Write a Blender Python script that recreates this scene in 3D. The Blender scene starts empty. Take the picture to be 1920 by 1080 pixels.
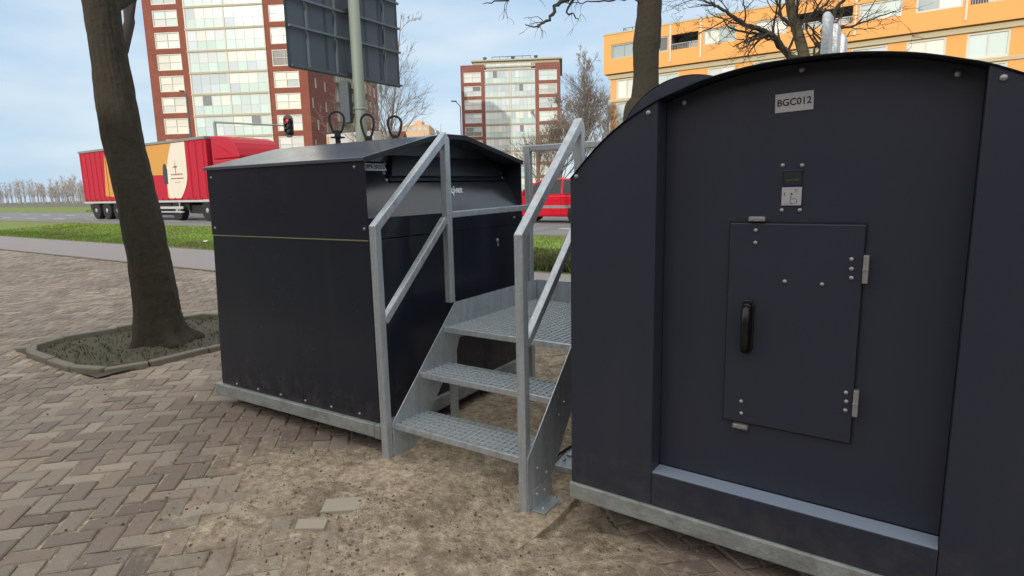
import bpy, bmesh, math, random
import numpy as np
from mathutils import Vector, Matrix
C = bpy.context.scene.collection
SC = bpy.context.scene
rng = random.Random(7)
nrg = np.random.default_rng(11)

# ---------------------------------------------------------------- camera, sky, sun
F_PX, YAW, PITCH, ROLL, CAMH = 1110.0, 0.590, 0.162, 0.021, 1.6
cy, sy = math.cos(YAW), math.sin(YAW)
cp, sp = math.cos(PITCH), math.sin(PITCH)
cr, sr = math.cos(ROLL), math.sin(ROLL)
R0 = Vector((cy, sy, 0)); D0 = Vector((-sy, cy, 0)); Z0 = Vector((0, 0, 1))
FW = D0*cp - Z0*sp; UP = D0*sp + Z0*cp
XR = R0*cr - UP*sr; YU = R0*sr + UP*cr
cam_d = bpy.data.cameras.new('camera'); cam = bpy.data.objects.new('camera', cam_d); C.objects.link(cam)
m = Matrix((XR, YU, -FW)).transposed().to_4x4(); m.translation = Vector((0, 0, CAMH))
cam.matrix_world = m
cam_d.sensor_width = 36; cam_d.sensor_fit = 'HORIZONTAL'; cam_d.lens = 36*F_PX/1920
cam_d.clip_start = 0.05; cam_d.clip_end = 3000
SC.camera = cam

def at(px, py, depth):
    """world point seen at photo pixel (px,py) at a horizontal depth in metres"""
    u, v = px-960, py-540
    U = u*cr - v*sr; V = u*sr + v*cr
    d = F_PX*cp - V*sp; z = -F_PX*sp - V*cp
    k = depth/d
    P = R0*(U*k) + D0*depth + Z0*(z*k)
    P.z += CAMH
    return P

SUN_EL = math.radians(18)
SUN_DIR = Vector((0.10, -1.0, 0)).normalized()          # horizontal direction towards the sun
w = bpy.data.worlds.new('World'); SC.world = w; w.use_nodes = True
nt = w.node_tree; nt.nodes.clear()
wo = nt.nodes.new('ShaderNodeOutputWorld'); bg = nt.nodes.new('ShaderNodeBackground')
sky = nt.nodes.new('ShaderNodeTexSky'); sky.sky_type = 'NISHITA'; sky.sun_disc = False
sky.sun_elevation = SUN_EL; sky.sun_rotation = math.atan2(SUN_DIR.x, SUN_DIR.y)
sky.air_density = 1.0; sky.dust_density = 0.6; sky.ozone_density = 1.6
tcw = nt.nodes.new('ShaderNodeTexCoord'); mpw = nt.nodes.new('ShaderNodeMapping')
mpw.inputs['Scale'].default_value = (1.0, 1.0, 3.2)
nzw = nt.nodes.new('ShaderNodeTexNoise'); nzw.inputs['Scale'].default_value = 2.2; nzw.inputs['Detail'].default_value = 5; nzw.inputs['Roughness'].default_value = .5
rmp = nt.nodes.new('ShaderNodeValToRGB')
rmp.color_ramp.elements[0].position = .34; rmp.color_ramp.elements[0].color = (.80, .80, .80, 1)
rmp.color_ramp.elements[1].position = .68; rmp.color_ramp.elements[1].color = (.97, .97, .97, 1)
mxw = nt.nodes.new('ShaderNodeMix'); mxw.data_type = 'RGBA'
# thin high cloud in the sky texture's own radiance: pale blue ahead, plus unseen whiter cloud added overhead and sunward to warm the ground light
cl = nt.nodes.new('ShaderNodeMix'); cl.data_type = 'RGBA'
cl.inputs[7].default_value = (10.2, 9.8, 9.3, 1)
wv = nt.nodes.new('ShaderNodeMix'); wv.data_type = 'RGBA'; wv.inputs[6].default_value = (3.3, 4.6, 6.0, 1); wv.inputs[7].default_value = (5.0, 5.8, 6.5, 1)
nz2 = nt.nodes.new('ShaderNodeTexNoise'); nz2.inputs['Scale'].default_value = 3.1; nz2.inputs['Detail'].default_value = 4; mr2 = nt.nodes.new('ShaderNodeMapRange'); mr2.inputs[1].default_value = .38; mr2.inputs[2].default_value = .66
nt.links.new(mpw.outputs[0], nz2.inputs[0]); nt.links.new(nz2.outputs[0], mr2.inputs[0]); nt.links.new(mr2.outputs[0], wv.inputs[0]); nt.links.new(wv.outputs[2], cl.inputs[6])
sxw = nt.nodes.new('ShaderNodeSeparateXYZ'); mrz = nt.nodes.new('ShaderNodeMapRange'); mry = nt.nodes.new('ShaderNodeMapRange'); mxm = nt.nodes.new('ShaderNodeMath'); mxm.operation = 'MAXIMUM'
mrz.inputs[1].default_value = .42; mrz.inputs[2].default_value = .75
mry.inputs[1].default_value = .25; mry.inputs[2].default_value = -.4
nt.links.new(tcw.outputs['Generated'], sxw.inputs[0]); nt.links.new(sxw.outputs[2], mrz.inputs[0]); nt.links.new(sxw.outputs[1], mry.inputs[0])
nt.links.new(mrz.outputs[0], mxm.inputs[0]); nt.links.new(mry.outputs[0], mxm.inputs[1]); nt.links.new(mxm.outputs[0], cl.inputs[0])
nt.links.new(tcw.outputs['Generated'], mpw.inputs[0]); nt.links.new(mpw.outputs[0], nzw.inputs[0])
nt.links.new(nzw.outputs[0], rmp.inputs[0]); nt.links.new(rmp.outputs[0], mxw.inputs[0])
nt.links.new(cl.outputs[2], mxw.inputs[7])
nt.links.new(sky.outputs[0], mxw.inputs[6]); nt.links.new(mxw.outputs[2], bg.inputs[0])
bg.inputs[1].default_value = 0.12
nt.links.new(bg.outputs[0], wo.inputs[0])
sl = bpy.data.lights.new('sun', 'SUN'); sl.energy = 2.0; sl.angle = math.radians(.6); sl.color = (1, .93, .82)
so = bpy.data.objects.new('sun', sl); C.objects.link(so)
sd = -(SUN_DIR*math.cos(SUN_EL) + Z0*math.sin(SUN_EL))
so.rotation_euler = sd.to_track_quat('-Z', 'Y').to_euler()
SC.view_settings.view_transform = 'Standard'; SC.view_settings.look = 'None'
SC.view_settings.exposure = 0.30; SC.view_settings.gamma = 1
SC.render.engine = 'CYCLES'
SC.cycles.max_bounces = 6; SC.cycles.use_denoising = True

# ---------------------------------------------------------------- materials
def mat(name, col, rough=.6, metal=0., var=.0, vscale=8., bump=0., bscale=40., col2=None, spec=.5, coat=0., attr=None, detail=6, emit=None, rvar=0., vstretch=None):
    m = bpy.data.materials.new(name); m.use_nodes = True
    n = m.node_tree; b = n.nodes['Principled BSDF']
    b.inputs['Roughness'].default_value = rough; b.inputs['Metallic'].default_value = metal
    b.inputs['Specular IOR Level'].default_value = spec
    if coat: b.inputs['Coat Weight'].default_value = coat; b.inputs['Coat Roughness'].default_value = .12
    b.inputs['Base Color'].default_value = (*col, 1)
    tc = n.nodes.new('ShaderNodeTexCoord')
    src = None
    if attr:
        a = n.nodes.new('ShaderNodeAttribute'); a.attribute_name = attr; src = a.outputs['Color']
    if var > 0 or col2:
        nz = n.nodes.new('ShaderNodeTexNoise'); nz.inputs['Scale'].default_value = vscale; nz.inputs['Detail'].default_value = detail
        nz.inputs['Roughness'].default_value = .62
        if vstretch:
            mp = n.nodes.new('ShaderNodeMapping'); mp.inputs['Scale'].default_value = vstretch
            n.links.new(tc.outputs['Object'], mp.inputs[0]); n.links.new(mp.outputs[0], nz.inputs[0])
        else: n.links.new(tc.outputs['Object'], nz.inputs[0])
        r = n.nodes.new('ShaderNodeValToRGB'); r.color_ramp.elements[0].position = .32; r.color_ramp.elements[1].position = .68
        if attr:
            r.color_ramp.elements[0].color = (1-var, 1-var, 1-var, 1); r.color_ramp.elements[1].color = (1+0*var, 1, 1, 1)
            mx = n.nodes.new('ShaderNodeMix'); mx.data_type = 'RGBA'; mx.blend_type = 'MULTIPLY'; mx.inputs[0].default_value = 1
            n.links.new(src, mx.inputs[6]); n.links.new(r.outputs[0], mx.inputs[7]); src = mx.outputs[2]
        else:
            c2 = col2 if col2 else tuple(c*(1+var) for c in col)
            c1 = col if col2 else tuple(c*(1-var) for c in col)
            r.color_ramp.elements[0].color = (*c1, 1); r.color_ramp.elements[1].color = (*c2, 1); src = r.outputs[0]
        if rvar:
            mr = n.nodes.new('ShaderNodeMapRange'); mr.inputs[3].default_value = rough-rvar; mr.inputs[4].default_value = rough+rvar
            n.links.new(nz.outputs[0], mr.inputs[0]); n.links.new(mr.outputs[0], b.inputs['Roughness'])
    if src is not None: n.links.new(src, b.inputs['Base Color'])
    if bump > 0:
        nb = n.nodes.new('ShaderNodeTexNoise'); nb.inputs['Scale'].default_value = bscale; nb.inputs['Detail'].default_value = 6
        n.links.new(tc.outputs['Object'], nb.inputs[0])
        bp = n.nodes.new('ShaderNodeBump'); bp.inputs['Strength'].default_value = bump; bp.inputs['Distance'].default_value = .02
        n.links.new(nb.outputs[0], bp.inputs['Height']); n.links.new(bp.outputs[0], b.inputs['Normal'])
    if emit: b.inputs['Emission Color'].default_value = (*emit, 1); b.inputs['Emission Strength'].default_value = .9
    return m

def brick_mat(name, c1, c2, mortar, scale=1., rows=.065, bw=.22):
    m = bpy.data.materials.new(name); m.use_nodes = True
    n = m.node_tree; b = n.nodes['Principled BSDF']; b.inputs['Roughness'].default_value = .85
    tc = n.nodes.new('ShaderNodeTexCoord'); sx = n.nodes.new('ShaderNodeSeparateXYZ'); ad = n.nodes.new('ShaderNodeMath'); ad.operation = 'ADD'
    cb = n.nodes.new('ShaderNodeCombineXYZ'); br = n.nodes.new('ShaderNodeTexBrick')
    n.links.new(tc.outputs['Object'], sx.inputs[0]); n.links.new(sx.outputs[0], ad.inputs[0]); n.links.new(sx.outputs[1], ad.inputs[1])
    n.links.new(ad.outputs[0], cb.inputs[0]); n.links.new(sx.outputs[2], cb.inputs[1]); n.links.new(cb.outputs[0], br.inputs[0])
    br.inputs['Color1'].default_value = (*c1, 1); br.inputs['Color2'].default_value = (*c2, 1); br.inputs['Mortar'].default_value = (*mortar, 1)
    br.inputs['Scale'].default_value = 1; br.inputs['Brick Width'].default_value = bw; br.inputs['Row Height'].default_value = rows; br.inputs['Mortar Size'].default_value = .008
    nz = n.nodes.new('ShaderNodeTexNoise'); nz.inputs['Scale'].default_value = .6; nz.inputs['Detail'].default_value = 8
    n.links.new(tc.outputs['Object'], nz.inputs[0])
    r = n.nodes.new('ShaderNodeValToRGB'); r.color_ramp.elements[0].position = .3; r.color_ramp.elements[1].position = .7
    r.color_ramp.elements[0].color = (.8, .8, .8, 1); r.color_ramp.elements[1].color = (1.08, 1.08, 1.08, 1)
    mx = n.nodes.new('ShaderNodeMix'); mx.data_type = 'RGBA'; mx.blend_type = 'MULTIPLY'; mx.inputs[0].default_value = 1
    n.links.new(br.outputs[0], mx.inputs[6]); n.links.new(nz.outputs[0], r.inputs[0]); n.links.new(r.outputs[0], mx.inputs[7])
    n.links.new(mx.outputs[2], b.inputs['Base Color'])
    return m

M = {}
M['galv'] = mat('galvanised_steel', (.42, .47, .505), .38, .55, vscale=22, col2=(.60, .68, .74), bump=.12, bscale=90, rvar=.12, spec=.5)
M['galv_dull'] = mat('dull_galvanised_rail', (.26, .29, .28), .55, .3, vscale=11, col2=(.46, .50, .49), bump=.25, bscale=60, rvar=.1)
def spangle(m, sc=55., k0=.80, iso=False):
    n = m.node_tree; b = n.nodes['Principled BSDF']; src = b.inputs['Base Color'].links[0].from_socket; tc = [x for x in n.nodes if x.type == 'TEX_COORD'][0]
    vo = n.nodes.new('ShaderNodeTexVoronoi'); vo.inputs['Scale'].default_value = sc; n.links.new(tc.outputs['Object'], vo.inputs[0])
    r = n.nodes.new('ShaderNodeValToRGB'); r.color_ramp.elements[0].color = (.90,.90,.91,1); r.color_ramp.elements[1].color = (1.06,1.06,1.06,1); n.links.new(vo.outputs['Color'], r.inputs[0])
    mp = n.nodes.new('ShaderNodeMapping'); mp.inputs['Scale'].default_value = (7, 7, 9) if iso else (24, 24, 2.2); n.links.new(tc.outputs['Object'], mp.inputs[0])
    st = n.nodes.new('ShaderNodeTexNoise'); st.inputs['Scale'].default_value = 1; st.inputs['Detail'].default_value = 8; st.inputs['Roughness'].default_value = .7; n.links.new(mp.outputs[0], st.inputs[0])
    r2 = n.nodes.new('ShaderNodeValToRGB'); r2.color_ramp.elements[0].position = .36; r2.color_ramp.elements[0].color = (k0,k0*.97,k0*.95,1); r2.color_ramp.elements[1].position = .58; r2.color_ramp.elements[1].color = (1,1,1,1); n.links.new(st.outputs[0], r2.inputs[0])
    for q in (r, r2):
        mx = n.nodes.new('ShaderNodeMix'); mx.data_type = 'RGBA'; mx.blend_type = 'MULTIPLY'; mx.inputs[0].default_value = 1
        n.links.new(src, mx.inputs[6]); n.links.new(q.outputs[0], mx.inputs[7]); src = mx.outputs[2]
    n.links.new(src, b.inputs['Base Color'])
spangle(M['galv'])
M['grate'] = mat('galvanised_grating', (.62, .71, .76), .4, .3, vscale=20, col2=(.48, .54, .57), rvar=.1)
M['black'] = mat('anthracite_powder_coat', (.014, .018, .030), .25, 0, var=.22, vscale=2.2, bump=.35, bscale=1.6, spec=.42, rvar=.07)
M['black_face'] = mat('anthracite_powder_coat_semi_matt', (.030, .036, .055), .36, 0, var=.2, vscale=2.0, bump=.12, bscale=5, spec=.38, rvar=.08)
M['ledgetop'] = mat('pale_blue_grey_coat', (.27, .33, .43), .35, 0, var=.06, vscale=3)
M['roofblack'] = mat('roof_coat_with_sheen', (.085, .105, .14), .25, .25, var=.2, vscale=4, bump=.05, bscale=4, spec=.9, rvar=.07)  # grazing sky sheen partly put into the raised base colour
M['gable'] = mat('gable_coat_with_reflection', (.12,.135,.16), .25, 0, var=.12, vscale=3, spec=.8)  # reflection on the gable put into a lighter base colour
M['panelblack'] = mat('glossy_anthracite_panel', (.020,.023,.030), .22, 0, var=.2, vscale=3, bump=.12, bscale=2.5, spec=.8, rvar=.06)
def grime(m, z1=.5, col=(.10,.088,.072), amt=.55):
    n = m.node_tree; b = n.nodes['Principled BSDF']; src = b.inputs['Base Color'].links[0].from_socket; tc = [x for x in n.nodes if x.type == 'TEX_COORD'][0]
    sx = n.nodes.new('ShaderNodeSeparateXYZ'); n.links.new(tc.outputs['Object'], sx.inputs[0])
    nz = n.nodes.new('ShaderNodeTexNoise'); nz.inputs['Scale'].default_value = 9; nz.inputs['Detail'].default_value = 12; nz.inputs['Roughness'].default_value = .75; n.links.new(tc.outputs['Object'], nz.inputs[0])
    mr = n.nodes.new('ShaderNodeMapRange'); mr.inputs[1].default_value = .1; mr.inputs[2].default_value = z1; mr.inputs[3].default_value = .22; mr.inputs[4].default_value = -.04; n.links.new(sx.outputs[2], mr.inputs[0])
    ad = n.nodes.new('ShaderNodeMath'); ad.operation = 'ADD'; n.links.new(mr.outputs[0], ad.inputs[0]); n.links.new(nz.outputs[0], ad.inputs[1])
    m2 = n.nodes.new('ShaderNodeMapRange'); m2.inputs[1].default_value = .60; m2.inputs[2].default_value = .92; m2.inputs[4].default_value = amt; n.links.new(ad.outputs[0], m2.inputs[0])
    # faint vertical rain streaks
    mp = n.nodes.new('ShaderNodeMapping'); mp.inputs['Scale'].default_value = (7, 7, .6); n.links.new(tc.outputs['Object'], mp.inputs[0])
    st = n.nodes.new('ShaderNodeTexNoise'); st.inputs['Scale'].default_value = 1; st.inputs['Detail'].default_value = 6; n.links.new(mp.outputs[0], st.inputs[0])
    m3 = n.nodes.new('ShaderNodeMapRange'); m3.inputs[1].default_value = .56; m3.inputs[2].default_value = .80; m3.inputs[4].default_value = .07; n.links.new(st.outputs[0], m3.inputs[0])
    mxx = n.nodes.new('ShaderNodeMath'); mxx.operation = 'MAXIMUM'; n.links.new(m2.outputs[0], mxx.inputs[0]); n.links.new(m3.outputs[0], mxx.inputs[1])
    mx = n.nodes.new('ShaderNodeMix'); mx.data_type = 'RGBA'; mx.inputs[7].default_value = (*col, 1); n.links.new(mxx.outputs[0], mx.inputs[0]); n.links.new(src, mx.inputs[6]); n.links.new(mx.outputs[2], b.inputs['Base Color'])
grime(M['black']); grime(M['black_face'])
M['blackin'] = mat('slot_black', (.006, .008, .012), .5, 0, var=.2)
M['darkplastic'] = mat('black_plastic', (.006, .006, .007), .35, 0, var=.2, vscale=30)
M['bolt'] = mat('zinc_bolt', (.42, .42, .43), .42, .7, var=.25, vscale=60)
M['rubber'] = mat('black_cable', (.012, .012, .012), .6, 0, var=.3, vscale=40)
M['loop'] = mat('dark_steel_cable', (.035, .035, .035), .5, .5, var=.3, vscale=60)
M['lichen'] = mat('lichen_stained_seam', (.10,.105,.05), .9, 0, vscale=4, col2=(.34,.33,.17))
M['plate'] = mat('pale_number_plate', (.42, .42, .45), .5, 0, var=.06, vscale=20)
M['ink'] = mat('black_ink', (.01, .01, .012), .6)
M['whiteink'] = mat('white_lettering', (.78, .82, .86), .5)
M['readerblue'] = mat('dark_blue_plastic', (.012, .012, .06), .35)
M['screen'] = mat('dull_lcd', (.028, .036, .038), .25)
M['green_ink'] = mat('green_segment', (.05, .09, .02), .5)
spangle(M['galv_dull'], 30., .70, True)
M['sand'] = mat('sand', (.20, .155, .11), .95, 0, vscale=5.5, col2=(.42, .355, .265), bump=.9, bscale=70, detail=10)
def dusty(m, scale=1.):
    n = m.node_tree; b = n.nodes['Principled BSDF']; tc = [x for x in n.nodes if x.type == 'TEX_COORD'][0]
    def noise(sc, det, ro, dis=0.):
        q = n.nodes.new('ShaderNodeTexNoise'); q.inputs['Scale'].default_value = sc; q.inputs['Detail'].default_value = det; q.inputs['Roughness'].default_value = ro; q.inputs['Distortion'].default_value = dis
        n.links.new(tc.outputs['Object'], q.inputs[0]); return q
    def ramp(src, stops):
        r = n.nodes.new('ShaderNodeValToRGB'); e = r.color_ramp.elements; e[0].position = stops[0][0]; e[0].color = (*stops[0][1], 1); e[1].position = stops[-1][0]; e[1].color = (*stops[-1][1], 1)
        for p, c in stops[1:-1]: k = e.new(p); k.color = (*c, 1)
        n.links.new(src, r.inputs[0]); return r
    r = ramp(noise(15*scale, 12, .78).outputs[0], [(.34,(.165,.12,.078)),(.44,(.30,.24,.168)),(.53,(.43,.36,.262)),(.66,(.62,.54,.405))])
    g = ramp(noise(150*scale, 3, .8).outputs[0], [(.30,(.60,.58,.55)),(.47,(.95,.95,.95)),(.72,(1.22,1.22,1.22))])
    mx = n.nodes.new('ShaderNodeMix'); mx.data_type = 'RGBA'; mx.blend_type = 'MULTIPLY'; mx.inputs[0].default_value = 1
    n.links.new(r.outputs[0], mx.inputs[6]); n.links.new(g.outputs[0], mx.inputs[7])
    d = ramp(noise(3.4*scale, 14, .72).outputs[0], [(.50,(0,0,0)),(.62,(.66,.66,.66))])
    dk = n.nodes.new('ShaderNodeMix'); dk.data_type = 'RGBA'; dk.inputs[7].default_value = (.145,.108,.075,1)
    n.links.new(d.outputs[0], dk.inputs[0]); n.links.new(mx.outputs[2], dk.inputs[6]); n.links.new(dk.outputs[2], b.inputs['Base Color'])
    class O: outputs = [dk.outputs[2]]
    return O
dusty(M['sand'])
M['slab'] = mat('concrete_slab', (.19, .17, .145), .9, 0, vscale=9, col2=(.28, .255, .22), bump=.3, bscale=60)
M['paver'] = mat('clinker_paver', (.2, .17, .15), .85, 0, var=.28, vscale=38, bump=.5, bscale=120, attr='col')
def add_dust(m):
    n = m.node_tree; b = n.nodes['Principled BSDF']; src = b.inputs['Base Color'].links[0].from_socket; at_ = [x for x in n.nodes if x.type == 'ATTRIBUTE'][0]
    r = dusty(m); nz = n.nodes.new('ShaderNodeTexNoise'); nz.inputs['Scale'].default_value = 16; nz.inputs['Detail'].default_value = 9; nz.inputs['Roughness'].default_value = .7
    tc = [x for x in n.nodes if x.type == 'TEX_COORD'][0]; n.links.new(tc.outputs['Object'], nz.inputs[0])
    ad = n.nodes.new('ShaderNodeMath'); ad.operation = 'ADD'; n.links.new(nz.outputs[0], ad.inputs[0]); n.links.new(at_.outputs['Alpha'], ad.inputs[1])
    mr = n.nodes.new('ShaderNodeMapRange'); mr.inputs[1].default_value = .78; mr.inputs[2].default_value = 1.10; n.links.new(ad.outputs[0], mr.inputs[0])
    mx = n.nodes.new('ShaderNodeMix'); mx.data_type = 'RGBA'; n.links.new(mr.outputs[0], mx.inputs[0]); n.links.new(src, mx.inputs[6]); n.links.new(r.outputs[0], mx.inputs[7]); n.links.new(mx.outputs[2], b.inputs['Base Color'])
add_dust(M['paver'])
M['soil'] = mat('soil', (.035, .028, .02), .95, 0, vscale=14, col2=(.13, .12, .09), bump=1., bscale=40, detail=9)
add_slab = dusty(M['slab'], 1.6)
M['kerb'] = mat('mossy_kerb', (.12, .115, .085), .9, 0, vscale=12, col2=(.24, .22, .18), bump=.4, bscale=50)
M['ground'] = mat('rough_ground', (.09, .09, .06), .95, 0, vscale=.8, col2=(.13, .13, .09), bump=.4, bscale=8)
M['path'] = mat('asphalt_path', (.27, .25, .245), .9, 0, vscale=3, col2=(.33, .31, .31), bump=.3, bscale=90)
M['road'] = mat('asphalt_road', (.15, .16, .165), .85, 0, vscale=2, col2=(.20, .21, .215), bump=.25, bscale=90)
M['marking'] = mat('road_paint', (.62, .62, .60), .7, 0, var=.15, vscale=10)
M['grass'] = mat('lawn', (.10, .17, .02), .9, 0, vscale=3.5, col2=(.19, .24, .06), bump=.8, bscale=40, detail=9)
M['blade'] = mat('grass_blade', (.06, .12, .015), .7, 0, var=.2, attr='col')
M['bark'] = mat('bark', (.012, .010, .007), .95, 0, vscale=9, col2=(.052, .043, .027), bump=1., bscale=14, detail=10, vstretch=(1, 1, .3))
M['bark_pale'] = mat('pale_bark', (.04, .035, .02), .95, 0, vscale=6, col2=(.12, .105, .065), bump=.9, bscale=18, detail=9, vstretch=(1, 1, .35))
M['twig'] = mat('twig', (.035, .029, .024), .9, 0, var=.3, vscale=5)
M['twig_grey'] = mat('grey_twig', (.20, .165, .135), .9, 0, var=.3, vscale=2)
M['twig_far'] = mat('haze_tinted_twig', (.30, .28, .27), .9, 0, var=.2, vscale=2)  # distance haze put into the twig colour
M['brickA'] = brick_mat('orange_red_brick', (.27, .062, .034), (.21, .048, .03), (.18, .09, .07))
M['brickAside'] = brick_mat('red_brick_shaded', (.24, .06, .042), (.19, .05, .036), (.17, .085, .07))  # darker copy of the front brick, carrying the side wall's shade
M['brickB'] = brick_mat('red_brown_brick', (.27, .085, .062), (.22, .07, .055), (.2, .12, .1))
M['brickBside'] = brick_mat('brick_shaded_brown', (.26, .15, .085), (.22, .13, .075), (.2, .14, .1))  # shade and branches over the side wall put into a browner brick
M['cream'] = mat('cream_paint', (.58, .56, .48), .7, 0, var=.07, vscale=3)
M['slabedge'] = mat('balcony_slab_edge', (.40, .36, .26), .8, 0, var=.12, vscale=2)
M['orange'] = mat('orange_render', (.72, .345, .11), .85, 0, var=.06, vscale=.7, bump=.1, bscale=12)
M['beige'] = mat('beige_band', (.45, .40, .27), .8, 0, var=.1, vscale=1)
M['glass'] = mat('window_glass', (.5, .6, .6), .12, 0, attr='col', spec=.8)
M['alu'] = mat('aluminium_frame', (.36, .37, .35), .5, .3, var=.1)
M['roofing'] = mat('flat_roof', (.22, .2, .2), .9, 0, var=.15, vscale=1)
M['shadow_wall'] = mat('shaded_balcony_wall', (.10, .09, .105), .8, 0, var=.15, vscale=1)  # shade of the balcony recesses put into the wall colour
M['signback'] = mat('sign_back_grey', (.085, .105, .13), .55, .3, var=.1, vscale=2)
M['signframe'] = mat('sign_frame_grey', (.14, .165, .185), .5, .4, var=.12, vscale=5)
M['pole'] = mat('green_grey_pole', (.23, .27, .235), .6, .1, var=.12, vscale=3, vstretch=(3, 3, .6))
M['signalblack'] = mat('signal_housing', (.012, .014, .016), .5)
M['signalblue'] = mat('signal_back_board', (.035, .05, .065), .55, 0, var=.1)
M['redlamp'] = mat('red_signal_lamp', (.35, .01, .015), .4, emit=(.55, .01, .03))
M['truckred'] = mat('truck_red_paint', (.40, .006, .024), .45, 0, var=.06, vscale=1, spec=.3)
M['curtain'] = mat('red_truck_curtain', (.42, .012, .034), .65, 0, spec=.25, var=.1, vscale=2, vstretch=(6, 1, .4))
M['truckwhite'] = mat('cream_truck_print', (.66, .62, .52), .6, 0, var=.05)
M['truckorange'] = mat('orange_truck_print', (.55, .27, .05), .6, 0, var=.1)
M['truckdark'] = mat('dark_truck_print', (.03, .03, .05), .6)
M['truckbrown'] = mat('brown_truck_mark', (.25, .06, .04), .6)
M['chassis'] = mat('black_chassis', (.012, .012, .013), .7, 0, var=.3)
M['tyre'] = mat('tyre_rubber', (.014, .014, .015), .85)
M['rim'] = mat('alloy_rim', (.5, .5, .52), .35, .7)
M['sidegrey'] = mat('grey_rail_profile', (.5, .5, .5), .5, .3, var=.1)
M['toprail'] = mat('grey_top_rail', (.2, .21, .2), .5, .2, var=.1)
M['carred'] = mat('car_red_paint', (.50, .006, .02), .3, 0, spec=.4, var=.04)
M['carglass'] = mat('car_glass', (.018, .024, .028), .08, 0, spec=.5)
M['cargrey'] = mat('grey_side_trim', (.2, .2, .21), .6)
M['paper'] = mat('crumpled_paper', (.6, .62, .62), .8, bump=.4, bscale=30)
M['vanwhite'] = mat('white_van_paint', (.5, .5, .48), .4)
M['lampgrey'] = mat('lamp_grey', (.07, .08, .085), .5, .3)
M['farwall'] = mat('far_peach_render', (.62, .42, .27), .9, 0, var=.08, vscale=.2)
M['hedge'] = mat('weed_leaf', (.05, .08, .02), .85, attr='col', var=.2)

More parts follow.
